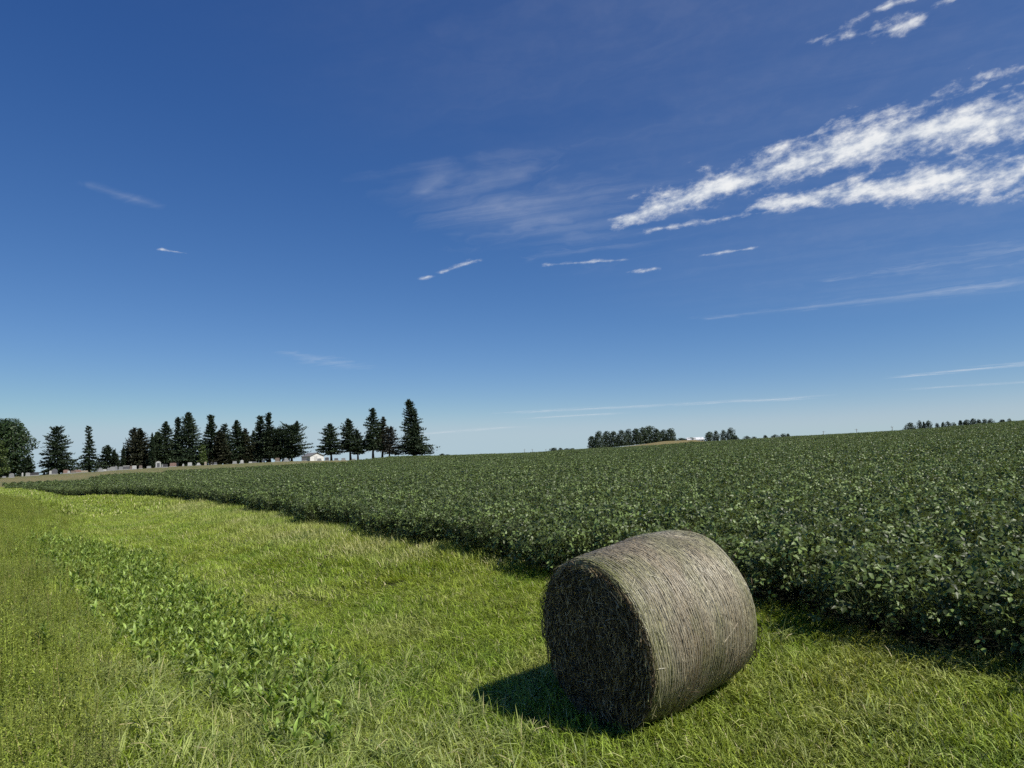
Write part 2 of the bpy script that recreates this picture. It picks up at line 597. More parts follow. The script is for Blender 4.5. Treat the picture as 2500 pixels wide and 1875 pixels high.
M['corn'] = leaf_mat('corn_leaf', ((0.060, 0.095, 0.022), (0.085, 0.11, 0.03)), (1.2, 1.3, 0.5), 0.45, 0.4, 0.03, 0.4, 0.25, 0.6,
                     ((0.26, 0.21, 0.09, 1), 0.16, None))
M['needle'] = leaf_mat('spruce_needle', ((0.028, 0.046, 0.022), (0.036, 0.052, 0.025)), (1.0, 1.2, 0.6), 0.6, 0.2, 0.25, 1.0, 0.10, 0.9)
M['needle_brown'] = leaf_mat('brownish_needle', ((0.034, 0.040, 0.020), (0.042, 0.040, 0.022)), (1.0, 1.1, 0.6), 0.6, 0.2, 0.25, 1.0, 0.10, 0.9)
M['needle_grey'] = leaf_mat('greyish_needle', ((0.040, 0.044, 0.034), (0.050, 0.048, 0.036)), (1.0, 1.1, 0.7), 0.6, 0.2, 0.25, 1.0, 0.08, 0.9)
M['tree_leaf'] = leaf_mat('broadleaf_foliage', ((0.030, 0.055, 0.020), (0.042, 0.068, 0.022)), (1.2, 1.4, 0.5), 0.5, 0.3, 0.2, 1.0, 0.18, 0.9)
M['tree_leaf_lit'] = leaf_mat('light_foliage', ((0.060, 0.095, 0.022), (0.075, 0.105, 0.026)), (1.2, 1.4, 0.5), 0.5, 0.3, 0.2, 1.0, 0.22, 0.9)  # lighter green leaf of the small trees
M['far_leaf'] = leaf_mat('far_foliage', ((0.034, 0.056, 0.026), (0.044, 0.064, 0.030)), (1.2, 1.4, 0.5), 0.55, 0.25, 0.05, 0.3, 0.15, 0.9)


def plain(name, col, rough=0.8, spec=0.3, s=6.0, amt=0.25, bs=0.3):
    m, t, out = new_mat(name)
    o = node(t, 'ShaderNodeTexCoord')
    a = noise(t, o.outputs['Object'], s, 5.0, 0.65)
    dark = tuple(c * (1 - amt) for c in col)
    lite = tuple(min(1.0, c * (1 + amt)) for c in col)
    c = mixc(t, a.smooth(0.3, 0.7), dark, lite)
    p = principled(t, c, rough, spec, bump(t, noise(t, o.outputs['Object'], s * 5, 4.0), bs, 0.01))
    t.links.new(p.outputs[0], out.inputs[0])
    return m


M['bark'] = plain('bark', (0.055, 0.045, 0.036), 0.95, 0.1, 5.0, 0.4, 0.8)
M['white_paint'] = plain('white_siding', (0.78, 0.78, 0.76), 0.6, 0.3, 1.2, 0.05)
M['roof_grey'] = plain('grey_shingles', (0.20, 0.20, 0.20), 0.9, 0.2, 3.0, 0.15)
M['door_paint'] = plain('door_paint', (0.55, 0.55, 0.54), 0.6, 0.3, 2.0, 0.06)
M['glass_dark'] = plain('window_glass', (0.03, 0.035, 0.04), 0.15, 0.6, 1.0, 0.1, 0.0)
M['pole_wood'] = plain('pole_wood', (0.13, 0.11, 0.09), 0.9, 0.2, 3.0, 0.25)
M['metal_roof'] = plain('white_metal_roof', (0.80, 0.80, 0.80), 0.45, 0.4, 0.3, 0.04)
M['bench'] = plain('bench_iron', (0.025, 0.025, 0.025), 0.5, 0.4, 5.0, 0.2)
STONE = {
    'white': plain('white_marble', (0.46, 0.46, 0.44), 0.7, 0.3, 4.0, 0.12),
    'pale': plain('pale_granite', (0.30, 0.30, 0.29), 0.7, 0.3, 9.0, 0.15),
    'grey': plain('grey_granite', (0.24, 0.245, 0.25), 0.65, 0.35, 9.0, 0.2),
    'charcoal': plain('charcoal_granite', (0.11, 0.11, 0.12), 0.5, 0.4, 9.0, 0.2),
    'dark': plain('dark_granite', (0.055, 0.052, 0.055), 0.4, 0.5, 9.0, 0.2),
    'red': plain('red_granite', (0.26, 0.17, 0.14), 0.6, 0.35, 9.0, 0.2),
    'brown': plain('brown_granite', (0.19, 0.15, 0.125), 0.65, 0.3, 9.0, 0.2),
    'tan': plain('tan_stone', (0.34, 0.29, 0.22), 0.8, 0.25, 6.0, 0.15),
    'capped': plain('capped_granite', (0.10, 0.10, 0.105), 0.5, 0.4, 9.0, 0.2),
}
STONE_BASE = plain('stone_base', (0.28, 0.28, 0.26), 0.85, 0.2, 6.0, 0.15)

# ------------------------------------------------------------------ setting
obj('ground', part_mesh('ground', z_rest, M['thatch']), kind='structure')
obj('field_soil', part_mesh('field_soil', z_bean, M['soil']), kind='structure')
obj('cemetery_lawn', part_mesh('cemetery_lawn', z_lawn, M['lawn']), kind='structure')
obj('tan_field', part_mesh('tan_field', z_stub, M['stubble']), kind='structure')


# ------------------------------------------------------------------ scattering (for what nobody could count)
def proto_collection(name, meshes):
    col = bpy.data.collections.new(name)
    for i, me in enumerate(meshes):
        o = bpy.data.objects.new('%s_%02d' % (name, i), me)
        col.objects.link(o)
    return col


def scatter(name, P, rot, scl, idx, col, label, cat):
    me = bpy.data.meshes.new(name)
    n = len(P)
    me.vertices.add(n)
    me.vertices.foreach_set('co', np.asarray(P, np.float32).ravel())
    a = me.attributes.new('rot', 'FLOAT_VECTOR', 'POINT')
    a.data.foreach_set('vector', np.asarray(rot, np.float32).ravel())
    a = me.attributes.new('scl', 'FLOAT_VECTOR', 'POINT')
    a.data.foreach_set('vector', np.asarray(scl, np.float32).ravel())
    a = me.attributes.new('pick', 'INT', 'POINT')
    a.data.foreach_set('value', np.asarray(idx, np.int32))
    g = bpy.data.node_groups.new(name, 'GeometryNodeTree')
    g.interface.new_socket('Geometry', in_out='INPUT', socket_type='NodeSocketGeometry')
    g.interface.new_socket('Geometry', in_out='OUTPUT', socket_type='NodeSocketGeometry')
    gi, go = g.nodes.new('NodeGroupInput'), g.nodes.new('NodeGroupOutput')
    iop = g.nodes.new('GeometryNodeInstanceOnPoints')
    ci = g.nodes.new('GeometryNodeCollectionInfo')
    ci.inputs['Collection'].default_value = col
    ci.inputs['Separate Children'].default_value = True
    ci.inputs['Reset Children'].default_value = True

    def attr(nm, ty):
        q = g.nodes.new('GeometryNodeInputNamedAttribute')
        q.data_type = ty
        q.inputs['Name'].default_value = nm
        return next(s for s in q.outputs if s.enabled and s.name == 'Attribute')
    L = g.links.new
    L(gi.outputs[0], iop.inputs['Points'])
    L(ci.outputs[0], iop.inputs['Instance'])
    iop.inputs['Pick Instance'].default_value = True
    L(attr('pick', 'INT'), iop.inputs['Instance Index'])
    L(attr('rot', 'FLOAT_VECTOR'), iop.inputs['Rotation'])
    L(attr('scl', 'FLOAT_VECTOR'), iop.inputs['Scale'])
    L(iop.outputs[0], go.inputs[0])
    o = obj(name, me)
    md = o.modifiers.new('scatter', 'NODES')
    md.node_group = g
    return tag(o, label, cat, kind='stuff')


def jitter_grid(x0, x1, y0, y1, step, jit=0.5):
    gx, gy = np.meshgrid(np.arange(x0, x1, step), np.arange(y0, y1, step))
    gx = gx + rng.uniform(-jit, jit, gx.shape) * step
    gy = gy + rng.uniform(-jit, jit, gy.shape) * step
    return gx.ravel(), gy.ravel()


def lowfreq(x, y, s, ph=0.0):
    """smooth -1..1 field"""
    return (np.sin(x * s + ph) * np.cos(y * s * 1.3 + ph * 2) + np.sin((x + y) * s * 0.6 + 1.7 + ph) + 0.6 * np.sin(x * s * 2.1 - y * s * 1.7 + ph)) / 2.6


# ---- grass blades
def blades(n, rad, hl, wd, bend, sig, lean=0.25, seg=3, zj=0.0, g=rng):
    """n curved tapering strips rooted in a disc; most lean towards +x"""
    q = rad * np.sqrt(g.uniform(0, 1, n))
    a = g.uniform(0, 2 * math.pi, n)
    bx, by = q * np.cos(a), q * np.sin(a)
    d = g.normal(0, sig, n)
    L = g.uniform(hl[0], hl[1], n)
    w = g.uniform(wd[0], wd[1], n)
    th0 = np.abs(g.normal(lean, 0.22, n))
    th1 = np.clip(g.normal(bend, 0.5, n), 0.1, 2.4)
    side = np.stack([-np.sin(d), np.cos(d), np.zeros(n)], 1)
    tw = g.normal(0, 0.5, n)
    out = np.stack([np.cos(d), np.sin(d), np.zeros(n)], 1)
    side = side * np.cos(tw)[:, None] + np.array([0, 0, 1.0]) * (np.sin(tw) * 0.6)[:, None]
    P = np.stack([bx, by, g.uniform(-zj, 0, n) - 0.01], 1)
    rows = []
    tap = [0.75, 1.0, 0.72, 0.05] if seg == 3 else [0.8, 1.0, 0.9, 0.62, 0.06]
    for k in range(seg + 1):
        rows.append((P - side * (w * tap[k] / 2)[:, None], P + side * (w * tap[k] / 2)[:, None]))
        th = th0 + th1 * ((k + 0.6) / seg) ** 1.3
        P = P + (out * np.sin(th)[:, None] + np.array([0, 0, 1.0]) * np.cos(th)[:, None]) * (L / seg)[:, None]
    V = np.stack([v for r in rows for v in r], 1)               # n, 2(seg+1), 3
    base = (np.arange(n) * 2 * (seg + 1))[:, None]
    Fc = np.concatenate([base + np.array([[2 * k, 2 * k + 1, 2 * k + 3, 2 * k + 2]]) for k in range(seg)], 0)
    rn = np.repeat(g.uniform(0, 1, n), 2 * (seg + 1))
    return V.reshape(-1, 3), Fc, rn


def blade_mesh(name, mat, *a, **k):
    V, Fc, rn = blades(*a, **k)
    return mesh(name, V, Fc, (mat,), rn)


grass_near = proto_collection('grass_tuft', [blade_mesh('grass_tuft', M['grass'], 125, 0.24, (0.09, 0.26), (0.0055, 0.011), 1.6, 1.5) for _ in range(7)]
                              + [blade_mesh('grass_tuft', M['grass'], 120, 0.22, (0.10, 0.20), (0.005, 0.009), 0.9, 1.5, 0.15) for _ in range(3)])
grass_mid = proto_collection('grass_patch', [blade_mesh('grass_patch', M['grass'], 170, 0.45, (0.10, 0.26), (0.008, 0.016), 1.0, 1.0) for _ in range(6)])
grass_far = proto_collection('grass_mat', [blade_mesh('grass_mat', M['grass'], 190, 1.0, (0.12, 0.28), (0.022, 0.04), 0.8, 1.3) for _ in range(5)])


def grass_points(r0, r1, step, keep=1.0):
    ext = r1 * 1.0
    x, y = jitter_grid(-ext, ext, 2.0, ext, step)
    r = np.hypot(x, y)
    u, v = uv(x, y)
    ok = (r >= r0) & (r < r1) & in_view(x, y, 0.14) & ~in_beans(x, y, -0.40) & (u > -9.5) & (r < 128)
    tn = x / np.maximum(y, 0.05)
    ok &= r < np.interp(tn, RM_T, RM_R) + 2
    x, y = x[ok], y[ok]
    return x, y


def under_bale(x, y):
    u, v = uv(x, y)
    return (np.abs(u) < 0.62) & (np.abs(v) < 0.24)


def grass_field(name, r0, r1, step, col, nvar, sc, label, hmin=0.75, hmax=1.15):
    x, y = grass_points(r0, r1, step)
    b = ~under_bale(x, y)
    x, y = x[b], y[b]
    u, v = uv(x, y)
    n = len(x)
    wind = 2.6 + 1.5 * lowfreq(x, y, 0.9) + rng.normal(0, 0.55, n)
    # grass on the right of the bale is combed down towards the camera
    wind = np.where((u > -1.5) & (v < 0.6), 3.4 + 1.3 * lowfreq(x, y, 1.5, 2.0) + rng.normal(0, 0.8, n), wind)
    h = (hmin + (hmax - hmin) * (0.5 + 0.5 * lowfreq(x, y, 0.55, 1.0))) * rng.uniform(0.8, 1.15, n)
    near_edge = smoothstep(1.2, 2.4, u) * (v < 40)
    h = h * (1 - 0.15 * near_edge * (v < 8))
    strip = smoothstep(-2.6, -1.4, u) * (1 - smoothstep(0.8, 1.8, u)) * smoothstep(2, 8, v)
    h = h * (1 - 0.40 * strip)
    s = sc * rng.uniform(0.85, 1.2, n)
    P = np.stack([x, y, ground_z(x, y)], 1)
    rot = np.stack([rng.normal(0, 0.05, n), rng.normal(0, 0.05, n), wind], 1)
    scatter(name, P, rot, np.stack([s, s, sc * h], 1), rng.integers(0, nvar, n), col, label, 'grass')
    return n


N_GRASS = [
    grass_field('near_grass', 3.2, 13.0, 0.185, grass_near, 10, 1.0, 'long green meadow grass around the hay bale and foreground'),
    grass_field('strip_grass', 13.0, 42.0, 0.34, grass_mid, 6, 1.0, 'bright green grass strip running along the bean field'),
    grass_field('far_strip_grass', 42.0, 128.0, 0.85, grass_far, 5, 1.0, 'far end of the green grass strip by the cemetery'),
]

# ---- coarse arching grass on the bank at the front
coarse = proto_collection('coarse_tuft', [blade_mesh('coarse_tuft', M['coarse'], 26, 0.14, (0.26, 0.50), (0.008, 0.015), 1.75, 1.9, 0.2, 4) for _ in range(6)])
x, y = jitter_grid(-8, 3, 3.0, 12, 0.22)
u, v = uv(x, y)
den = np.where((u > -4.6) & (u < -1.7) & (v > -1.2) & (v < 3.4), 0.95, 0.0)
den = np.maximum(den, np.where((u > -4.9) & (u < -3.6) & (v > -1) & (v < 12), 0.30, 0))
den = np.maximum(den, np.where((u > 0.5) & (u < 2.6) & (v < 1.2), 0.22, 0))
den = np.maximum(den, np.where((u > -2.6) & (u < -0.9) & (v < 3.5) & (v > -1.5), 0.35, 0))
ok = (rng.uniform(0, 1, len(x)) < den) & ~under_bale(x, y)
x, y = x[ok], y[ok]
n = len(x)
sc = rng.uniform(0.6, 1.05, n)
scatter('coarse_grass', np.stack([x, y, ground_z(x, y)], 1),
        np.stack([rng.normal(0, 0.08, n), rng.normal(0, 0.08, n), rng.normal(0.3, 1.2, n)], 1),
        np.stack([sc, sc, sc * rng.uniform(0.8, 1.1, n)], 1), rng.integers(0, 6, n), coarse,
        'coarse arching pale green grass on the bank at the bottom left', 'grass')


# ---- fine upright weeds on the bank
def fine_weed(k):
    V, Fc, rn = [], [], []
    for s in range(16):
        q = 0.20 * math.sqrt(random.random())
        a = random.uniform(0, 6.28)
        b = np.array([q * math.cos(a), q * math.sin(a), -0.02])
        H = random.uniform(0.28, 0.52)
        ld = random.uniform(0, 6.28)
        lean = random.uniform(0, 0.22)
        top = b + np.array([math.cos(ld) * lean * H, math.sin(ld) * lean * H, H])
        r0 = random.random()
        for da in (0, 1.57):
            sd = np.array([math.cos(da), math.sin(da), 0]) * 0.0022
            o = len(V)
            V += [b - sd, b + sd, top + sd * 0.4, top - sd * 0.4]
            rn += [r0] * 4
            Fc.append((o, o + 1, o + 2, o + 3))
        for j in range(40):
            f = random.uniform(0.2, 1.0)
            c = b + (top - b) * f
            aa = random.uniform(0, 6.28)
            ln = random.uniform(0.010, 0.028) * (1.3 - 0.6 * f)
            up = random.uniform(-0.2, 1.0)
            d = np.array([math.cos(aa), math.sin(aa), up]) * ln
            sd = np.array([-math.sin(aa), math.cos(aa), 0]) * ln * 0.3
            o = len(V)
            V += [c, c + d * 0.5 - sd, c + d, c + d * 0.5 + sd]
            rr_ = random.random()
            rn += [rr_] * 4
            Fc.append((o, o + 1, o + 2, o + 3))
    return mesh('fine_weed', V, np.array(Fc), (M['fine'],), rn)


fine = proto_collection('fine_weed', [fine_weed(k) for k in range(6)])
x, y = jitter_grid(-40, 2, 2.5, 46, 0.24)
u, v = uv(x, y)
den = smoothstep(-3.9, -4.7, u) * (u > -9.5)
den = np.maximum(den, 0.45 * smoothstep(-2.9, -3.8, u) * (v > 8))
den = np.maximum(den, 0.35 * (v < 1.2) * smoothstep(-2.6, -3.6, u))
r = np.hypot(x, y)
den = den * np.where(r > 16, 0.6, 1.0)
ok = (rng.uniform(0, 1, len(x)) < den) & in_view(x, y, 0.14) & (r > 3.0)
x, y = x[ok], y[ok]
n = len(x)
sc = rng.uniform(0.7, 1.15, n) * (1 + 0.2 * lowfreq(x, y, 0.8))
scatter('fine_weeds', np.stack([x, y, ground_z(x, y)], 1),
        np.stack([rng.normal(0, 0.07, n), rng.normal(0, 0.07, n), rng.uniform(0, 6.28, n)], 1),
        np.stack([sc, sc, sc * rng.uniform(0.8, 1.1, n)], 1), rng.integers(0, 6, n), fine,
        'fine yellow green weeds covering the bank at the left edge', 'weeds')


# ------------------------------------------------------------------ beans
def leaflets(c, d, nrm, ln, wd, rn, fold=0.25):
    """ovate leaflets folded along the midrib: base, left, right, tip + midpoint -> 4 triangles each as 2 quads"""
    side = np.cross(nrm, d)
    side /= np.linalg.norm(side, axis=1, keepdims=True) + 1e-9
    nn = np.cross(d, side)
    base, tip = c, c + d * ln[:, None]
    droop = nn * (-ln * 0.18)[:, None]
    m1 = c + d * (ln * 0.38)[:, None]
    l = m1 + side * (wd / 2)[:, None] + nn * (wd * fold)[:, None] * 0.5
    r_ = m1 - side * (wd / 2)[:, None] + nn * (wd * fold)[:, None] * 0.5
    m2 = c + d * (ln * 0.75)[:, None] + droop * 0.3
    l2 = m2 + side * (wd * 0.3)[:, None] + nn * (wd * fold * 0.3)[:, None]
    r2 = m2 - side * (wd * 0.3)[:, None] + nn * (wd * fold * 0.3)[:, None]
    V = np.stack([base, l, l2, tip + droop, r2, r_, m1], 1)
    n = len(c)
    b = (np.arange(n) * 7)[:, None]
    Fc = np.concatenate([b + np.array([[0, 6, 1, 1]]), b + np.array([[0, 5, 6, 6]])], 0)[:, :3]
    Fq = np.concatenate([b + np.array([[6, 3, 2, 1]]), b + np.array([[6, 5, 4, 3]])], 0)
    # triangulate the quads so that one array holds all
    Ft = np.concatenate([Fq[:, [0, 1, 2]], Fq[:, [0, 2, 3]]], 0)
    return V.reshape(-1, 3), np.concatenate([Fc, Ft], 0), np.repeat(rn, 7)


def unit(a):
    return a / (np.linalg.norm(a, axis=1, keepdims=True) + 1e-9)


def bean_leaves(n3, rad, H, g, top_bias=1.0, size=(0.048, 0.082)):
    q = rad * np.sqrt(g.uniform(0, 1, n3))
    a = g.uniform(0, 6.28, n3)
    zt = H * (1 - 0.12 * (q / rad) ** 2)
    f = g.uniform(0, 1, n3) ** top_bias
    outer = q > rad * 0.6
    z = np.where(outer, zt * (0.30 + 0.70 * f), zt * (0.62 + 0.38 * f))
    c = np.stack([q * np.cos(a), q * np.sin(a), z], 1)
    # leaf plane: mostly up, outer ones tipped outwards, restless
    nrm = np.stack([np.cos(a) * 0.55 * (q / rad), np.sin(a) * 0.55 * (q / rad), np.full(n3, 0.85)], 1) + g.normal(0, 0.48, (n3, 3))
    nrm = unit(nrm)
    hd = a + g.normal(0, 0.9, n3)
    d0 = np.stack([np.cos(hd), np.sin(hd), np.zeros(n3)], 1)
    d0 = unit(d0 - nrm * (d0 * nrm).sum(1, keepdims=True))
    s0 = np.cross(nrm, d0)
    C3, D3, N3, L3, R3 = [], [], [], [], []
    base_r = g.uniform(0, 1, n3)
    for k, ang in enumerate((0.0, 1.35, -1.35)):
        d = unit(d0 * math.cos(ang) + s0 * math.sin(ang) + g.normal(0, 0.12, (n3, 3)))
        nn = unit(nrm + g.normal(0, 0.28, (n3, 3)))
        C3.append(c + d0 * (0.02 if k == 0 else 0.0) + d * 0.008)
        D3.append(unit(d - nn * (d * nn).sum(1, keepdims=True)))
        N3.append(nn)
        L3.append(g.uniform(size[0], size[1], n3))
        R3.append(np.clip(base_r + g.normal(0, 0.12, n3), 0, 1))
    Lc = np.concatenate(L3)
    V, Fc, rn = leaflets(np.concatenate(C3), np.concatenate(D3), np.concatenate(N3), Lc, Lc * g.uniform(0.55, 0.72, len(Lc)), np.concatenate(R3))
    return V, Fc, rn, c, d0


def thin_sticks(A, B, w):
    n = len(A)
    ax = unit(B - A)
    s1 = unit(np.cross(ax, np.tile([[0.3, 0.9, 0.1]], (n, 1)))) * w
    s2 = unit(np.cross(ax, s1)) * w
    s3 = -(s1 + s2) * 0.7
    V = np.stack([A + s1, A + s2, A + s3, B + s1 * 0.5, B + s2 * 0.5, B + s3 * 0.5], 1).reshape(-1, 3)
    b = (np.arange(n) * 6)[:, None]
    Fc = np.concatenate([b + np.array([[0, 1, 4, 3]]), b + np.array([[1, 2, 5, 4]]), b + np.array([[2, 0, 3, 5]])], 0)
    return V, Fc


BEAN_FOL, BEAN_STEM, BEAN_ONE = [], [], []
for k in range(8):
    g = np.random.default_rng(100 + k)
    H = 0.80 + 0.05 * g.uniform(-1, 1)
    V, Fc, rn, c, d0 = bean_leaves(68, 0.29, H, g, 0.85)
    BEAN_FOL.append(mesh('bean_foliage', V, Fc, (M['bean'],), rn))
    foot = np.stack([g.normal(0, 0.02, len(c)), g.normal(0, 0.02, len(c)), c[:, 2] * g.uniform(0.3, 0.7, len(c))], 1)
    A = np.concatenate([foot, np.array([[0, 0, -0.03], [0.01, 0.0, 0.25]])])
    B = np.concatenate([c, np.array([[0.01, 0, 0.28], [0.0, 0.015, H * 0.9]])])
    w = 0.0022
    Vs, Fs = thin_sticks(A, B, w)
    Vs[-12:] = Vs[-12:] + (Vs[-12:] - np.array([0.005, 0.0, 0.0])) * np.array([1.0, 1.0, 0.0])
    BEAN_STEM.append(mesh('bean_stem', Vs, Fs, (M['bean_stem'],), np.full(len(Vs), 0.5)))
    # the same plant in one mesh, for the mass of the field
    Ft = np.concatenate([Fs[:, [0, 1, 2]], Fs[:, [0, 2, 3]]], 0) + len(V)
    one = mesh('bean_plant', np.concatenate([V, Vs]), np.concatenate([Fc, Ft]), (M['bean'], M['bean_stem']), np.concatenate([rn, np.full(len(Vs), 0.5)]))
    mi = np.zeros(len(Fc) + len(Ft), dtype=np.int32)
    mi[len(Fc):] = 1
    one.polygons.foreach_set('material_index', mi)
    BEAN_ONE.append(one)


def bean_patch(half, n3, g, size):
    """a square of canopy seen from further off"""
    cx = g.uniform(-half, half, n3)
    cy = g.uniform(-half, half, n3)
    row = 0.08 * np.cos(cx * 2 * math.pi / 0.76)
    z = 0.76 + row + 0.05 * np.sin(cx * 3.1 + cy * 2.3) + g.normal(0, 0.05, n3) - np.abs(g.normal(0, 0.10, n3))
    nrm = unit(np.stack([np.zeros(n3), np.zeros(n3), np.full(n3, 0.8)], 1) + g.normal(0, 0.55, (n3, 3)))
    hd = g.uniform(0, 6.28, n3)
    d = np.stack([np.cos(hd), np.sin(hd), np.zeros(n3)], 1)
    d = unit(d - nrm * (d * nrm).sum(1, keepdims=True))
    s = unit(np.cross(nrm, d))
    L = g.uniform(size[0], size[1], n3)
    c = np.stack([cx, cy, z], 1)
    m = c + d * (L * 0.42)[:, None]
    up = nrm * (L * 0.10)[:, None]
    V = np.stack([c, m + s * (L * 0.33)[:, None] + up, c + d * L[:, None], m - s * (L * 0.33)[:, None] + up], 1).reshape(-1, 3)
    b = (np.arange(n3) * 4)[:, None]
    Fc = np.concatenate([b + np.array([[0, 2, 1]]), b + np.array([[0, 3, 2]])], 0)
    return mesh('bean_canopy', V, Fc, (M['bean'],), np.repeat(g.uniform(0, 1, n3), 4))


bean_near = proto_collection('bean_plant', BEAN_ONE)
bean_mid = proto_collection('bean_canopy', [bean_patch(0.75, 1000, np.random.default_rng(200 + k), (0.065, 0.105)) for k in range(6)])
bean_far = proto_collection('bean_sheet', [bean_patch(2.4, 4200, np.random.default_rng(300 + k), (0.09, 0.16)) for k in range(5)])

ROW = math.atan2(V_[1], V_[0])
# near plants stand in rows along the edge
vv, uu = np.meshgrid(np.arange(-12, 118, 0.27), np.arange(-16.2, 40, 0.38))
vv = (vv + rng.uniform(-0.09, 0.09, vv.shape)).ravel()
uu = (uu + rng.uniform(-0.07, 0.07, uu.shape)).ravel()
x = BX + uu * U[0] + vv * V_[0]
y = BY + uu * U[1] + vv * V_[1]
r = np.hypot(x, y)
band = (uu - bean_edge(vv)) < np.where(r < 27, 99.0, 1.4)
ok = in_beans(x, y, -0.12) & in_view(x, y, 0.14) & band & (r < 95)
x, y, r = x[ok], y[ok], r[ok]
# the 300 that show largest: the nearest ones inside the frame with open sight
show = in_view(x, y, 0.0)
edge_d = uv(x, y)[0] - bean_edge(uv(x, y)[1])
order = np.argsort(r + np.where(show, 0, 1e3) + 0.9 * np.maximum(edge_d, 0))
single = np.zeros(len(x), bool)
single[order[:300]] = True
BEAN_LABEL = 'soybean plant in the dark leafy front edge of the field by the grass'
for i in np.where(single)[0]:
    k = int(rng.integers(0, 8))
    t_ = thing('soybean_plant', BEAN_LABEL, 'plant', (x[i], y[i], float(ground_z(x[i], y[i])) - 0.02), float(rng.uniform(0, 6.28)), 'soybean plants along the front edge of the field')
    s = float(rng.uniform(0.86, 1.14))
    t_.scale = (s, s, s * float(rng.uniform(0.92, 1.06)))
    obj('stem', BEAN_STEM[k], t_)
    obj('foliage', BEAN_FOL[k], t_, kind='stuff')


def bean_scatter(name, x, y, col, nvar, sc, dz, label, align=False):
    n = len(x)
    s = rng.uniform(0.88, 1.14, n) * sc
    e = 0.6
    zx = (ground_z(x + e, y) - ground_z(x - e, y)) / (2 * e)
    zy = (ground_z(x, y + e) - ground_z(x, y - e)) / (2 * e)
    rz = (ROW + math.pi / 2 + math.pi * rng.integers(0, 2, n)) if align else rng.uniform(0, 6.28, n)
    rot = np.stack([rng.normal(0, 0.03, n), rng.normal(0, 0.03, n), rz], 1)
    hz = 1.0 + 0.05 * lowfreq(x, y, 0.35)
    scatter(name, np.stack([x, y, ground_z(x, y) + dz], 1), rot, np.stack([s, s, hz * rng.uniform(0.94, 1.06, n)], 1), rng.integers(0, nvar, n), col, label, 'soybeans')
    return n


N_BEAN = [bean_scatter('soybean_crop', x[~single], y[~single], bean_near, 8, 1.0, -0.02, 'dense green soybean crop just behind the front edge plants')]
gx, gy = jitter_grid(-60, 62, 5, 80, 1.25, 0.25)
r = np.hypot(gx, gy)
ok = (r >= 26.4) & (r < 74) & in_beans(gx, gy, -0.5) & in_view(gx, gy, 0.14)
N_BEAN.append(bean_scatter('soybean_canopy', gx[ok], gy[ok], bean_mid, 6, 1.0, 0.0, 'middle of the wide green soybean field', True))
gx, gy = jitter_grid(-200, 210, 20, 245, 3.7, 0.2)
r = np.hypot(gx, gy)
ok = (r >= 72) & in_beans(gx, gy, -1.5) & in_view(gx, gy, 0.14)
N_BEAN.append(bean_scatter('far_soybean_canopy', gx[ok], gy[ok], bean_far, 5, 1.0, -0.03, 'far part of the soybean field up to the skyline', True))


# ------------------------------------------------------------------ the hay bale
def bale_mat(name, face=False, strand=False):
    m, t, out = new_mat(name)
    o = node(t, 'ShaderNodeTexCoord')
    s = node(t, 'ShaderNodeSeparateXYZ')
    t.links.new(o.outputs['Object'], s.inputs[0])
    x, y, z = (S(t, s.outputs[i]) for i in range(3))
    zc = z - 0.75
    ang = zc.atan2(x)
    if face:
        zone = noise(t, vec(t, x, zc), 3.0, 4.0).smooth(0.35, 0.65)
        fib = noise(t, vec(t, x * 3.0, zc * 0.5, y), 28.0, 5.0, 0.7)
    else:
        zone = noise(t, vec(t, ang * 0.35, y), 2.6, 4.0, 0.6).smooth(0.38, 0.62)
        fib = noise(t, vec(t, ang * 0.75 * 0.14, y), 95.0, 5.0, 0.7)
    zone2 = noise(t, vec(t, x * 0.7, zc * 0.7, y * 1.6), 2.2, 3.0).smooth(0.46, 0.64)
    grey = (0.45, 0.400, 0.270)
    brown = (0.200, 0.148, 0.088)
    green = (0.225, 0.225, 0.095)
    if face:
        grey, brown, green = (0.22, 0.160, 0.095), (0.12, 0.085, 0.052), (0.17, 0.130, 0.076)  # ends darker than the side: their shade is put into the colour
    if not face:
        # browner towards the bottom, with a noisy upper limit
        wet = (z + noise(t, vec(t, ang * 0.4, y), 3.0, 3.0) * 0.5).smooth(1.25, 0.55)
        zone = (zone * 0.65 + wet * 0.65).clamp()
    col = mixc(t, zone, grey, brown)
    rims = (y.abs() - 0.36).smooth(0.0, 0.28)
    col = mixc(t, (zone2 * 0.55 + rims * 0.6).clamp(), col, green)
    if strand:
        at = node(t, 'ShaderNodeAttribute', attribute_name='rnd')
        k = (S(t, at.outputs['Fac']).pow(3.0) * 2.6 + 0.35) if face else (S(t, at.outputs['Fac']) * 1.05 + 0.55)
    else:
        k = fib.smooth(0.30, 0.72) * 1.0 + 0.38
    mul = node(t, 'ShaderNodeVectorMath', operation='SCALE')
    t.links.new(col, mul.inputs[0])
    feed(t, mul.inputs['Scale'], k)
    nrm = None if strand else bump(t, fib, 0.9, 0.012)
    p = principled(t, mul.outputs[0], 0.45 if not face else 0.8, 0.5 if not face else 0.15, nrm)
    t.links.new(p.outputs[0], out.inputs[0])
    return m


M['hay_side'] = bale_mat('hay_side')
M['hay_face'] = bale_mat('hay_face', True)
M['hay_strand'] = bale_mat('hay_strand', False, True)
M['hay_face_strand'] = bale_mat('hay_face_strand', True, True)
M['net'] = plain('net_wrap', (0.44, 0.41, 0.32), 0.35, 0.5, 20.0, 0.2)

BL, BR = 1.329, 0.75
bale = thing('hay_bale', 'weathered round hay bale lying in the grass beside the bean field', 'hay bale', (BX, BY, 0.0))
TILT = 0.119
bale.rotation_euler = (TILT, 0, -YAW)                 # local +y runs along the axis, away from the camera
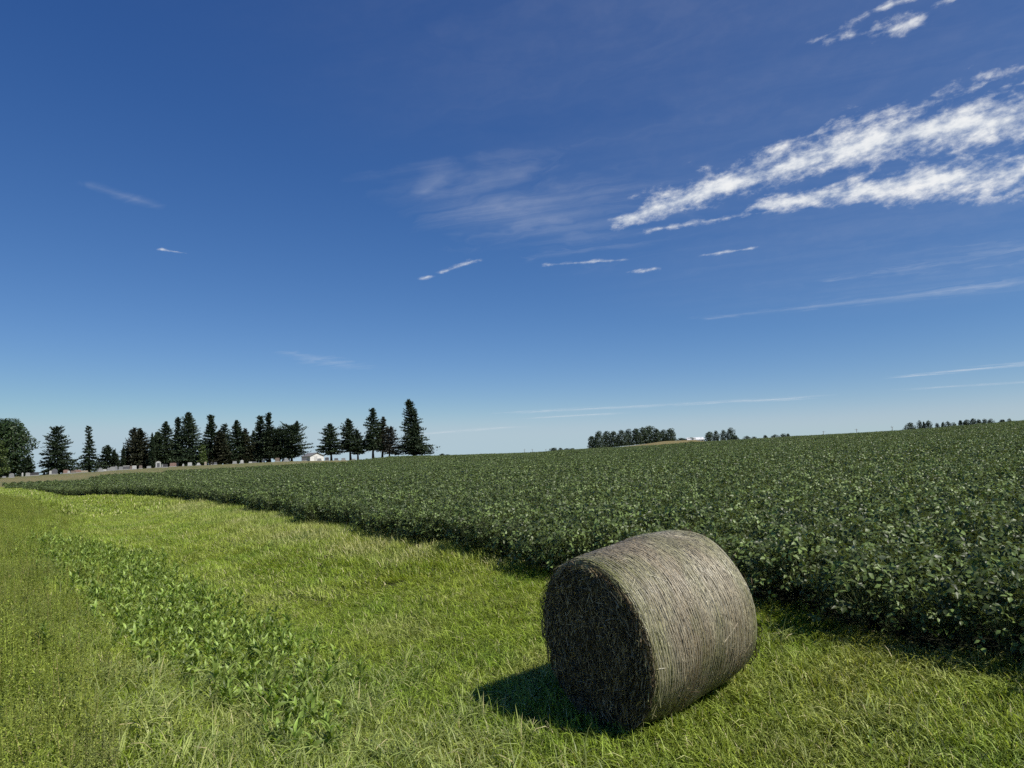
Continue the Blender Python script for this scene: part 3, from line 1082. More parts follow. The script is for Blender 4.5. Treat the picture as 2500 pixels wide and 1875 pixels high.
# rotate about the axis centre, which sits one radius above the base point
_m = Matrix.Translation((BX, BY, BR)) @ Matrix.Rotation(-YAW, 4, 'Z') @ Matrix.Rotation(TILT, 4, 'X') @ Matrix.Translation((0, 0, -BR))
bale.matrix_world = Matrix.Translation((0, 0, 0.004)) @ _m
lump_ph = rng.uniform(0, 6.28, 8)


def bale_r(a, th):
    """radius at axial place a (-BL/2..BL/2) and angle th"""
    s = np.abs(a) / (BL / 2)
    r = BR * (1 - 0.055 * s ** 2)
    edge = np.clip((np.abs(a) - (BL / 2 - 0.055)) / 0.055, 0, 1)
    r = r - 0.055 * (1 - np.sqrt(np.maximum(0, 1 - edge ** 2)))
    lump = 0.007 * np.sin(3 * th + lump_ph[0] + a * 2) + 0.005 * np.sin(7 * th + lump_ph[1] - 3 * a) + 0.006 * np.sin(9 * a + lump_ph[2] + th)
    dent = 0.010 * np.sin(2 * th + 0.8 + 1.7 * a) * np.sin(4.1 * a + lump_ph[3]) + 0.006 * np.sin(5 * th - 6 * a + lump_ph[4])
    r = r + lump + dent
    # settled: the underside is pressed flat, the flanks bulge a little
    r = r * (1 + 0.012 * np.clip(-np.sin(th) * 2 * np.abs(np.cos(th)), 0, 1))
    floor = BR * 0.955 / np.maximum(-np.sin(th), 0.2)
    return np.where(np.sin(th) < -0.2, np.minimum(r, floor), r)


def on_bale(a, th, off=0.0):
    r = bale_r(a, th) + off
    return np.stack([r * np.cos(th), a, BR + r * np.sin(th)], -1)


nax, nth = 250, 180
aa = BL / 2 * np.sin(np.linspace(-1, 1, nax) * math.pi / 2 * 0.999) * 0.35 + np.linspace(-BL / 2, BL / 2, nax) * 0.65
tt_ = np.linspace(0, 2 * math.pi, nth, endpoint=False)
Am, Tm = np.meshgrid(aa, tt_, indexing='ij')
ripple = 0.0050 * np.sin(Am * 2 * math.pi / 0.026 + 0.5 * np.sin(Tm * 2)) + rng.normal(0, 0.0022, Am.shape)
Vb = on_bale(Am, Tm, ripple * np.clip((BL / 2 - np.abs(Am)) / 0.03, 0, 1)).reshape(-1, 3)
i_, j_ = np.meshgrid(np.arange(nax - 1), np.arange(nth), indexing='ij')
jn = (j_ + 1) % nth
Fb = np.stack([i_ * nth + j_, (i_ + 1) * nth + j_, (i_ + 1) * nth + jn, i_ * nth + jn], -1).reshape(-1, 4)
obj('wrapped_side', mesh('wrapped_side', Vb, Fb, (M['hay_side'],), smooth=True), bale)

for sgn in (-1, 1):
    nq = 26
    r_rim = bale_r(np.full(nth, sgn * BL / 2), tt_)
    Vf = []
    for q in range(nq + 1):
        f = q / nq
        rad = r_rim * f
        dep = (0.018 * math.sin(f * 31) + 0.014 * np.sin(tt_ * 5 + f * 9) * f + 0.012 * rng.normal(0, 1, nth)) * (1 - f ** 6) - 0.03 * (1 - f ** 3) * 0.4
        Vf.append(np.stack([rad * np.cos(tt_), sgn * (BL / 2 - 0.004 + dep * (1 if q < nq else 0)), BR + rad * np.sin(tt_)], 1))
    Vf = np.concatenate(Vf)
    q_, k_ = np.meshgrid(np.arange(nq), np.arange(nth), indexing='ij')
    kn = (k_ + 1) % nth
    Ff = np.stack([q_ * nth + k_, q_ * nth + kn, (q_ + 1) * nth + kn, (q_ + 1) * nth + k_], -1).reshape(-1, 4)
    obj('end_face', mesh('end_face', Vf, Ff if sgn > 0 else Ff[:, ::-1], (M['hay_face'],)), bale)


def strips(P, w, side):
    """P: n, k, 3 points of strands; side: n, k, 3"""
    n, k, _ = P.shape
    V = np.stack([P - side * w, P + side * w], 2).reshape(n, 2 * k, 3)
    b = (np.arange(n) * 2 * k)[:, None]
    Fc = np.concatenate([b + np.array([[2 * j, 2 * j + 1, 2 * j + 3, 2 * j + 2]]) for j in range(k - 1)], 0)
    return V.reshape(-1, 3), Fc


def strand_obj(name, P, wd, side, mat, rn):
    V, Fc = strips(P, wd, side)
    return obj(name, mesh(name, V, Fc, (mat,), np.repeat(rn, P.shape[1] * 2)), bale, kind='stuff')


# straw drawn round the side by the baler
n = 13000
a0 = rng.uniform(-BL / 2 + 0.012, BL / 2 - 0.012, n)
t0 = rng.uniform(0, 2 * math.pi, n)
ln = rng.uniform(0.05, 0.22, n)
sk = rng.normal(0, 0.06, n) + np.where(rng.uniform(0, 1, n) < 0.06, rng.normal(0, 0.9, n), 0)
ks = np.linspace(-0.5, 0.5, 4)
aP = np.clip(a0[:, None] + ks * (ln * np.sin(sk))[:, None], -BL / 2 + 0.004, BL / 2 - 0.004)
tP = t0[:, None] + ks * (ln * np.cos(sk) / BR)[:, None]
lift = rng.uniform(0.000, 0.005, n)[:, None] + 0.006 * rng.uniform(0, 1, (n, 1)) * np.abs(ks * 2) ** 3
P = on_bale(aP, tP, lift)
side = np.stack([-np.sin(tP) * np.sin(sk)[:, None] * -1, np.cos(sk)[:, None] * np.ones_like(tP), np.cos(tP) * np.sin(sk)[:, None] * -1], -1)
side = side + 0.5 * rng.normal(0, 1, (n, 1, 1)) * np.stack([np.cos(tP), 0 * tP, np.sin(tP)], -1)
strand_obj('side_straw', P, rng.uniform(0.0010, 0.0026, (n, 1, 1)), side, M['hay_strand'], rng.uniform(0, 1, n) ** 1.3)

# twine of the net wrap, thin lines round the bale
n = 52
aN = np.linspace(-BL / 2 + 0.03, BL / 2 - 0.03, n) + rng.normal(0, 0.004, n)
tN = np.linspace(0, 2 * math.pi, 121)
AN = aN[:, None] + 0.004 * np.sin(tN * 3 + rng.uniform(0, 6, (n, 1))) + 0 * tN
TN = tN + 0 * AN
P = on_bale(AN, TN, 0.0075)
strand_obj('net_wrap', P, 0.0013, np.tile(np.array([0, 1.0, 0]), (n, 121, 1)), M['net'], rng.uniform(0, 1, n))

# loose hay on the two round ends
n = 6000
q = BR * 0.94 * np.sqrt(rng.uniform(0.0, 1, n))
th = rng.uniform(0, 2 * math.pi, n)
sg = np.where(rng.uniform(0, 1, n) < 0.82, -1.0, 1.0)
base = np.stack([q * np.cos(th), BR + q * np.sin(th)], 1)
tang = np.stack([-np.sin(th), np.cos(th)], 1) * np.sign(rng.uniform(-1, 1, n))[:, None]
down = np.array([0.0, -1.0])
mixd = np.where(rng.uniform(0, 1, n) < 0.45, 1.0, 0.25)[:, None]
d2 = unit(tang * (1 - mixd) + down * mixd + rng.normal(0, 0.35, (n, 2)))
ln = rng.uniform(0.08, 0.30, n)
curl = rng.normal(0, 0.5, n)
ks = np.linspace(0, 1, 4)
px, pz, dirn = base[:, 0].copy(), base[:, 1].copy(), np.arctan2(d2[:, 1], d2[:, 0])
pts = []
out_ = rng.uniform(0.008, 0.03, n)
for k in ks:
    rad = np.hypot(px, pz - BR)
    lim = np.minimum(1.0, 0.735 / np.maximum(rad, 1e-6))
    pts.append(np.stack([px * lim, sg * (BL / 2 + 0.002 + out_ * (0.3 + k * k)), BR + (pz - BR) * lim], 1))
    px = px + np.cos(dirn) * ln / 3
    pz = pz + np.sin(dirn) * ln / 3
    dirn = dirn + curl / 3
P = np.stack(pts, 1)
side = np.stack([-np.sin(dirn), rng.normal(0, 0.5, n), np.cos(dirn)], 1)[:, None, :] + 0 * P
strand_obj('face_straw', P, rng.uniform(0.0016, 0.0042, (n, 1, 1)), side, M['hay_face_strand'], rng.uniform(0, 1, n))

# stray stalks sticking out
n = 420
a0 = np.where(rng.uniform(0, 1, n) < 0.6, rng.normal(-BL / 2 + 0.02, 0.03, n), rng.uniform(-BL / 2, BL / 2, n))
a0 = np.clip(a0, -BL / 2, BL / 2 - 0.01)
t0 = rng.uniform(0, 2 * math.pi, n)
root = on_bale(a0, t0, -0.004)
rad = np.stack([np.cos(t0), np.zeros(n), np.sin(t0)], 1)
tan_ = np.stack([-np.sin(t0), rng.normal(0, 0.4, n), np.cos(t0)], 1) * np.sign(rng.uniform(-1, 1, n))[:, None]
fwd = np.stack([np.zeros(n), np.where(a0 < -BL / 2 + 0.09, -0.6, 0.0), np.zeros(n)], 1)
d = unit(rad * rng.uniform(0.1, 0.7, n)[:, None] + tan_ + fwd)
ln = rng.uniform(0.03, 0.11, n)
ks = np.linspace(0, 1, 4)
P = root[:, None, :] + d[:, None, :] * (ks[None, :, None] * ln[:, None, None]) + np.array([0, 0, -1.0]) * (ks ** 2)[None, :, None] * (ln * 0.25)[:, None, None]
side = unit(np.cross(d, rng.normal(0, 1, (n, 3))))[:, None, :] + 0 * P
strand_obj('stray_stalk', P, rng.uniform(0.0009, 0.0018, (n, 1, 1)), side, M['hay_strand'], rng.uniform(0.4, 1, n))


# ------------------------------------------------------------------ broad-leaved weeds
def lance_leaf(ln, wd, curl, g):
    """a lance-shaped leaf with midrib, pointing along +x, rising then drooping"""
    V, Fc = [], []
    prof = [0.10, 0.75, 1.0, 0.8, 0.42, 0.03]
    m = len(prof)
    for i, w in enumerate(prof):
        f = i / (m - 1)
        zc = 0.10 * ln * math.sin(f * math.pi) * 1.0 - curl * ln * f * f
        for sdy in (-1, 0, 1):
            V.append((ln * f * (1 - 0.1 * f), sdy * wd / 2 * w, zc + abs(sdy) * wd * 0.16 * w + (g.uniform(-1, 1) * 0.004)))
    for i in range(m - 1):
        for s in range(2):
            a = i * 3 + s
            Fc.append((a, a + 3, a + 4, a + 1))
    return V, Fc


LEAF = []
for k in range(8):
    g = np.random.default_rng(500 + k)
    Vl, Fl = lance_leaf(g.uniform(0.18, 0.26), g.uniform(0.050, 0.078), g.uniform(0.02, 0.25), g)
    LEAF.append(mesh('weed_leaf', Vl, Fl, (M['broad'],), np.full(len(Vl), g.uniform(0, 1)), smooth=True))
STEMS = []
for k in range(4):
    mb = MB()
    h = 0.42 + 0.05 * k
    mb.tube([(0, 0, -0.04), (0.01, 0.005, h * 0.5), (0.02 * (k - 1.5), 0.012, h)], [0.006, 0.005, 0.003], 5)
    me = mb.mesh('weed_stem', M['weed_stem'])
    STEMS.append((me, h))


def weed(x, y, label, group, scale=1.0, nleaf=9, leafmesh=LEAF, name='broadleaf_weed'):
    k = int(rng.integers(0, 4))
    t_ = thing(name, label, 'weed', (x, y, float(ground_z(x, y))), float(rng.uniform(0, 6.28)), group)
    t_.scale = (scale,) * 3
    st, h = STEMS[k]
    obj('stem', st, t_)
    for i in range(nleaf):
        f = 0.22 + 0.78 * i / (nleaf - 1)
        l = obj('leaf', leafmesh[int(rng.integers(0, len(leafmesh)))], t_, (0.01 * f, 0.006 * f, h * f * 0.98))
        l.rotation_euler = (float(rng.normal(0, 0.35)), float(-0.45 - 0.60 * f + rng.normal(0, 0.28)), i * 2.4 + float(rng.normal(0, 0.35)))
        s = float(rng.uniform(0.75, 1.1)) * (1.0 - 0.25 * abs(f - 0.55))
        l.scale = (s, s, s)
    return t_


px_, py_ = jitter_grid(-16, 2, 4, 24, 0.32, 0.5)
u, v = uv(px_, py_)
mid_u = np.interp(v, [1.2, 4, 8, 14, 18.5], [-2.75, -3.0, -3.05, -3.2, -3.5])
half = np.interp(v, [1.2, 3.0, 6, 12, 17, 19], [0.3, 0.85, 1.15, 1.3, 1.35, 0.7])
ok = (np.abs(u - mid_u) < half * (1 + 0.45 * lowfreq(px_, py_, 2.0))) & (v > 1.2) & (v < 19) & in_view(px_, py_, 0.05)
px_, py_ = px_[ok], py_[ok]
keep = rng.permutation(len(px_))[:290]
N_WEED = len(keep)
for i in keep:
    weed(px_[i], py_[i], 'leafy weed with lance shaped leaves in the dense patch on the left bank', 'broadleaf weeds in the patch on the left bank',
         float(rng.uniform(0.42, 0.75)), 12)
# the rest of the patch: more of the same weed, too many to count
WEED_ONE = []
for k in range(6):
    g = np.random.default_rng(560 + k)
    Vw, Fw, rw = [], [], []
    h = g.uniform(0.38, 0.55)
    for i in range(13):
        f = 0.2 + 0.8 * i / 12
        Vl, Fl = lance_leaf(g.uniform(0.16, 0.26), g.uniform(0.045, 0.074), g.uniform(0.02, 0.3), g)
        m4 = Matrix.Translation((0, 0, h * f)) @ Matrix.Rotation(i * 2.4 + g.normal(0, 0.4), 4, 'Z') @ Matrix.Rotation(-0.45 - 0.6 * f + g.normal(0, 0.25), 4, 'Y') @ Matrix.Rotation(g.normal(0, 0.4), 4, 'X')
        o_ = len(Vw)
        Vw += [tuple(m4 @ Vector(v_)) for v_ in Vl]
        Fw += [tuple(j + o_ for j in f_) for f_ in Fl]
        rw += [g.uniform(0, 1)] * len(Vl)
    WEED_ONE.append(mesh('weed_clump', Vw, np.array(Fw), (M['broad'],), rw, smooth=True))
weed_col = proto_collection('weed_clump', WEED_ONE)
qx, qy = jitter_grid(-16, 2, 4, 24, 0.145, 0.5)
u, v = uv(qx, qy)
mid_u = np.interp(v, [1.2, 4, 8, 14, 18.5], [-2.75, -3.0, -3.05, -3.2, -3.5])
half = np.interp(v, [1.2, 3.0, 6, 12, 17, 19], [0.3, 0.85, 1.15, 1.3, 1.35, 0.7])
e_ = np.abs(u - mid_u) / half
ok = (rng.uniform(0, 1, len(qx)) < np.clip(1.25 - e_ * 1.0 + 0.75 * lowfreq(qx, qy, 1.7) + 0.35 * lowfreq(qx, qy, 4.1, 2.0), 0, 1)) & (v > 0.8) & (v < 20) & (e_ < 1.9) & in_view(qx, qy, 0.1)
qx, qy = qx[ok], qy[ok]
n = len(qx)
sc = rng.uniform(0.36, 0.68, n)
scatter('weed_undergrowth', np.stack([qx, qy, ground_z(qx, qy) - 0.03], 1), np.stack([rng.normal(0, 0.15, n), rng.normal(0, 0.15, n), rng.uniform(0, 6.28, n)], 1),
        np.stack([sc, sc, sc], 1), rng.integers(0, 6, n), weed_col, 'dense undergrowth of leafy weeds in the patch on the left bank', 'weeds')
for wx, wy, lab, s, nl in (
        (-4.69, 7.16, 'dark leafy weed standing alone in the fine weeds near the left edge', 0.8, 20),
        (-1.45, 10.55, 'small dark clump of weed sunk in the grass left of the bale', 0.6, 9),
        (2.43, 5.27, 'bright yellow green weed low in the grass at the bottom right', 0.42, 8),
        (-1.9, 6.45, 'leafy weed standing in the grass right of the weed patch', 0.7, 8)):
    weed(wx, wy, lab, None, s, nl)


# ------------------------------------------------------------------ trees
def profile(kind, f):
    """crown radius (0..1) at height fraction f above the crown base"""
    if kind == 'spruce':
        return (1 - f) ** 0.72 * min(1, 0.75 + f * 2.4)
    if kind == 'spire':
        return max(0.20 if f < 0.97 else 0.05, (1 - f) ** 1.25) * min(1, 0.8 + f * 2)
    if kind == 'club':
        return max((1 - f) ** 0.7 * min(1, 0.7 + f * 2), 0.34 * math.exp(-((f - 0.93) / 0.07) ** 2))
    if kind == 'column':
        return min(1, 0.75 + f * 1.5) * (1 - f ** 2.6) ** 0.8
    if kind == 'pine':
        return (1 - f ** 1.8) ** 0.8 * min(1, 0.72 + f * 1.8)
    if kind == 'oval':
        return (max(0.0, 1 - (2.0 * abs(f - 0.45)) ** 3.2)) ** 0.5 * 0.98 if f < 0.94 else 0.12
    if kind == 'lone':
        return float(np.interp(f, [0, 0.1, 0.25, 0.5, 0.75, 0.93, 1], [0.85, 1.0, 0.66, 0.42, 0.32, 0.19, 0.02]))
    return 1 - f


def conifer(kind, H, W, cb, sparse, lean, g):
    """needle sprays on whorls of drooping branches"""
    z0 = H * cb + 0.2
    z1 = H
    nb = int((z1 - z0) * (46 - 34 * sparse) + 34) * (2 if kind == 'column' else 1)
    f = (np.arange(nb) + g.uniform(0, 1, nb)) / nb
    # branches come in tiers
    tiers = max(8, int((z1 - z0) / 0.55))
    f = np.clip(f + 0.35 * (np.round(f * tiers) / tiers - f), 0, 0.999)
    a = g.uniform(0, 6.28, nb)
    lob = g.uniform(0, 6.28, 6)
    irr = 1 + 0.20 * np.sin(2 * a + lob[0] + f * 9) + 0.15 * np.sin(3 * a + lob[1] - f * 17) + 0.12 * np.sin(f * 40 + lob[2])
    prof = np.array([profile(kind, q) for q in f])
    L = np.maximum(0.25, 1.22 * W * prof * irr * g.uniform(0.70, 1.08 + 0.25 * sparse, nb))
    rise = 0.16 + 0.55 * f ** 2 - (0.0 if kind in ('pine', 'lone', 'oval') else 0.18) * (1 - f)
    if kind == 'column':
        L = W * prof * g.uniform(0.85, 1.05, nb)
        rise = np.full(nb, 0.9)
    ns = np.maximum(5, ((6.0 + L * 11.0) * (1 - 0.40 * sparse)).astype(int))
    bi = np.repeat(np.arange(nb), ns)
    n = len(bi)
    q = 0.08 + 0.92 * g.uniform(0, 1, n) ** 0.75
    fb, ab, Lb, rb = f[bi], a[bi], L[bi], rise[bi]
    out = Lb * q
    dz_ = rb * out - 0.34 * Lb * q * q * (1 - fb) + 0.12 * Lb * q ** 4
    # side twigs fan out from the branch
    fan = g.normal(0, 0.17, n) * out
    c = np.stack([lean * fb ** 1.15 + np.cos(ab) * out - np.sin(ab) * fan, np.sin(ab) * out + np.cos(ab) * fan,
                  z0 + (z1 - z0) * fb + dz_ + g.normal(0, 0.06, n)], 1)
    yaw = ab + g.normal(0, 0.8, n)
    sl = g.uniform(0.34, 0.70, n) * (1.0 - 0.35 * fb) * (0.5 if kind == 'column' else 1.0)
    sw = sl * g.uniform(0.30, 0.55, n)
    el = g.normal(-0.05 + 0.5 * fb, 0.6, n)
    d = np.stack([np.cos(yaw) * np.cos(el), np.sin(yaw) * np.cos(el), np.sin(el)], 1)
    ro = g.normal(0, 0.8, n)
    sd = np.stack([-np.sin(yaw) * np.cos(ro), np.cos(yaw) * np.cos(ro), np.sin(ro)], 1)
    sl, sw = sl[:, None], sw[:, None]
    V = np.stack([c - d * sl * 0.3 - sd * sw * 0.2, c + d * sl * 0.15 - sd * sw * 0.5, c + d * sl * 0.7, c + d * sl * 0.15 + sd * sw * 0.5], 1).reshape(-1, 3)
    V[:, 2] = np.maximum(V[:, 2], 0.06)
    return V, np.arange(len(V)).reshape(-1, 4), np.repeat(g.uniform(0, 1, n), 4)


def crown_leafy(H, W, cb, g, n_leaf, leaf, lobes=14):
    """leaf quads on the shells of many uneven clumps"""
    z0 = H * cb
    P, rn = [], []
    cl = []
    for k in range(lobes):
        f = (k + 0.5) / lobes
        z = z0 + (H - z0) * (0.10 + 0.80 * f)
        rad = W * math.sqrt(max(0.05, 1 - (2 * f - 0.95) ** 2)) * g.uniform(0.25, 0.78)
        a = k * 2.4 + g.uniform(-0.5, 0.5)
        cl.append((rad * math.cos(a), rad * math.sin(a), z, W * g.uniform(0.26, 0.46)))
    for k in range(5):
        a = k * 1.256 + g.uniform(-0.4, 0.4)
        cl.append((W * 0.55 * math.cos(a), W * 0.55 * math.sin(a), z0 + (H - z0) * g.uniform(0.10, 0.22), W * 0.38))
    cl.append((0, 0, z0 + (H - z0) * 0.5, W * 0.6))
    cl.append((0, 0, H - W * 0.34, W * 0.34))
    w_ = np.array([c[3] ** 2 for c in cl])
    w_ /= w_.sum()
    pick = g.choice(len(cl), n_leaf, p=w_)
    cla = np.array(cl)[pick]
    d = unit(g.normal(0, 1, (n_leaf, 3)))
    rad = cla[:, 3] * (0.62 + 0.46 * g.uniform(0, 1, n_leaf) ** 0.7)
    c = cla[:, :3] + d * rad[:, None] * np.array([1, 1, 0.85])
    c[:, 2] = np.clip(c[:, 2], z0 * 0.6 + 0.15, H)
    nn = unit(d * 0.8 + np.array([0, 0, 0.4]) + g.normal(0, 0.6, (n_leaf, 3)))
    h = unit(np.cross(nn, g.normal(0, 1, (n_leaf, 3))))
    k = unit(np.cross(nn, h))
    L = g.uniform(0.6, 1.3, n_leaf)[:, None] * leaf
    V = np.stack([c - h * L, c + k * L * 0.55, c + h * L, c - k * L * 0.55], 1).reshape(-1, 3)
    return V, np.arange(len(V)).reshape(-1, 4), np.repeat(g.uniform(0, 1, n_leaf), 4), cl


def trunk_mesh(H, r0, lean, g, limbs=None):
    mb = MB()
    n = 7
    pts = [(lean * (i / n) ** 1.15 + g.normal(0, 0.02) * (i > 0), g.normal(0, 0.02) * (i > 0), H * 0.96 * i / n - (0.15 if i == 0 else 0)) for i in range(n + 1)]
    mb.tube(pts, [r0 * (1 - 0.88 * i / n) * (1.25 if i == 0 else 1) for i in range(n + 1)], 8)
    for (x, y, z, r) in (limbs or []):
        zb = max(H * 0.15, z - math.hypot(x, y) * 0.9 - 0.6)
        mb.tube([(0, 0, zb), (x * 0.45, y * 0.45, zb + (z - zb) * 0.55), (x, y, z)], [r0 * 0.45, r0 * 0.28, r0 * 0.08], 5)
    return mb.mesh('trunk', M['bark'], smooth=True)


TREES = [
    ('leafy', 'huge round leafy tree at the far left of the cemetery', -100.1, 139.9, 11.6, 5.49, 0.03, 0, 0.00),
    ('leafy', 'small yellow green leafy tree at the left edge in front of the huge one', -88.2, 121.3, 6.9, 2.10, 0.05, 0, 0.00),
    ('spruce', 'low dark spruce tucked under the right side of the huge leafy tree', -93.2, 136.2, 3.7, 1.33, 0.0, 0.1, 0.00),
    ('club', 'full dark spruce with a knobbed top, first conifer right of the huge leafy tree', -90.6, 141.5, 9.1, 3.02, 0.04, 0.15, -0.65),
    ('spire', 'ragged thin spruce with gaps between its branches, second tall conifer from the left', -86.1, 144.3, 9.2, 2.00, 0.05, 0.55, -0.42),
    ('spruce', 'low broad pyramid spruce right of the ragged thin spruce', -85.4, 149.3, 5.2, 2.32, 0.0, 0, 0.00),
    ('spruce', 'little spruce peeping out behind the low broad pyramid spruce', -93.1, 165.6, 4.7, 1.15, 0.0, 0.1, 0.00),
    ('column', 'thin dark column of arborvitae standing free left of the tree block', -80.9, 147.2, 4.8, 0.51, 0.0, 0, 0.00),
    ('column', 'second dark arborvitae column, against the left side of the tree block', -81.1, 149.4, 5.1, 0.60, 0.0, 0, 0.00),
    ('spruce', 'open brownish spruce with spread branches at left end of the tree block', -82.0, 153.5, 8.8, 2.99, 0.05, 0.18, 0.00),
    ('spruce', 'brownish green spruce just right of the leftmost spruce of the block', -78.0, 148.8, 8.3, 2.79, 0.0, 0.072, -0.34),
    ('leafy', 'bright green leafy tree showing behind the tall arborvitae column', -83.4, 166.2, 8.5, 1.25, 0.1, 0, 0.00),
    ('column', 'tall dark arborvitae column with a pointed top inside the tree block', -74.4, 146.1, 7.2, 0.67, 0.0, 0, 0.00),
    ('spruce', 'dark wide spruce right of the tall arborvitae column', -74.8, 152.7, 9.6, 2.97, 0.0, 0.072, 0.00),
    ('spire', 'slim spruce with a narrow spire left of the tallest tree of the block', -73.6, 155.5, 10.6, 2.13, 0.0, 0.12, 0.00),
    ('spruce', 'tallest spruce of the left tree block', -69.8, 152.8, 11.4, 3.63, 0.0, 0.072, -0.26),
    ('leafy', 'small light green tree at the right foot of the tallest block spruce', -66.3, 151.1, 4.5, 1.22, 0.05, 0, 0.00),
    ('club', 'heavy topped dark spruce right of the gap in the tree row', -65.7, 154.6, 10.6, 2.23, 0.02, 0.06, -0.18),
    ('spruce', 'brownish spruce leaning on the heavy topped spruce', -63.4, 153.4, 7.3, 2.21, 0.02, 0.09, 0.00),
    ('club', 'rounded spruce top rising behind the brownish spruce', -69.4, 170.4, 9.4, 2.09, 0.05, 0.21, 0.00),
    ('spruce', 'dark spruce with a small tip in the middle of the tree row', -61.0, 156.5, 9.4, 2.71, 0.05, 0.06, -0.09),
    ('spruce', 'shorter dull green spruce right of the small tipped spruce', -59.4, 157.1, 7.5, 2.15, 0.08, 0.09, 0.00),
    ('spruce', 'thin see through spruce in the notch of the tree row', -62.6, 170.9, 7.6, 1.72, 0.05, 0.3, 0.00),
    ('club', 'dense narrow spruce with a blunt top, left one of the twin tall spruces', -57.1, 160.1, 10.3, 2.08, 0.06, 0.048, 0.00),
    ('spire', 'open topped tall spruce, right one of the twin tall spruces', -54.3, 157.9, 10.7, 2.96, 0.1, 0.15, -0.18),
    ('oval', 'broad dark rounded evergreen with a crooked tip left of the white shed', -49.6, 158.4, 7.8, 2.83, 0.1, 0.0, 0.00),
    ('oval', 'dark evergreen filling the space between the twin spruces and rounded evergreen', -55.2, 167.1, 7.6, 2.12, 0.08, 0.05, 0.00),
    ('pine', 'pine with a lobed top right of the white shed', -41.4, 160.8, 8.2, 2.32, 0.16, 0.12, -0.28),
    ('pine', 'tall pine with a bare lower trunk behind the lobed pine', -37.3, 161.8, 9.3, 2.05, 0.2, 0.15, -0.47),
    ('pine', 'short pine with ragged crown in front of the pine gap', -35.7, 162.1, 6.7, 1.59, 0.2, 0.2, -0.19),
    ('club', 'tall round topped pine in the middle of the three trunk group', -32.4, 162.8, 11.5, 2.25, 0.2, 0.12, 0.19),
    ('pine', 'leaning pine behind the round topped pine', -31.1, 167.1, 9.9, 1.73, 0.2, 0.25, 0.48),
    ('pine', 'greyish half bare pine on the right of the three trunk group', -28.8, 163.5, 7.3, 2.26, 0.16, 0.5, 0.47),
    ('lone', 'tallest lone spruce at the edge of the bean field, rightmost of the cemetery conifers', -23.1, 164.4, 13.9, 3.79, 0.1, 0.15, -1.04),
]
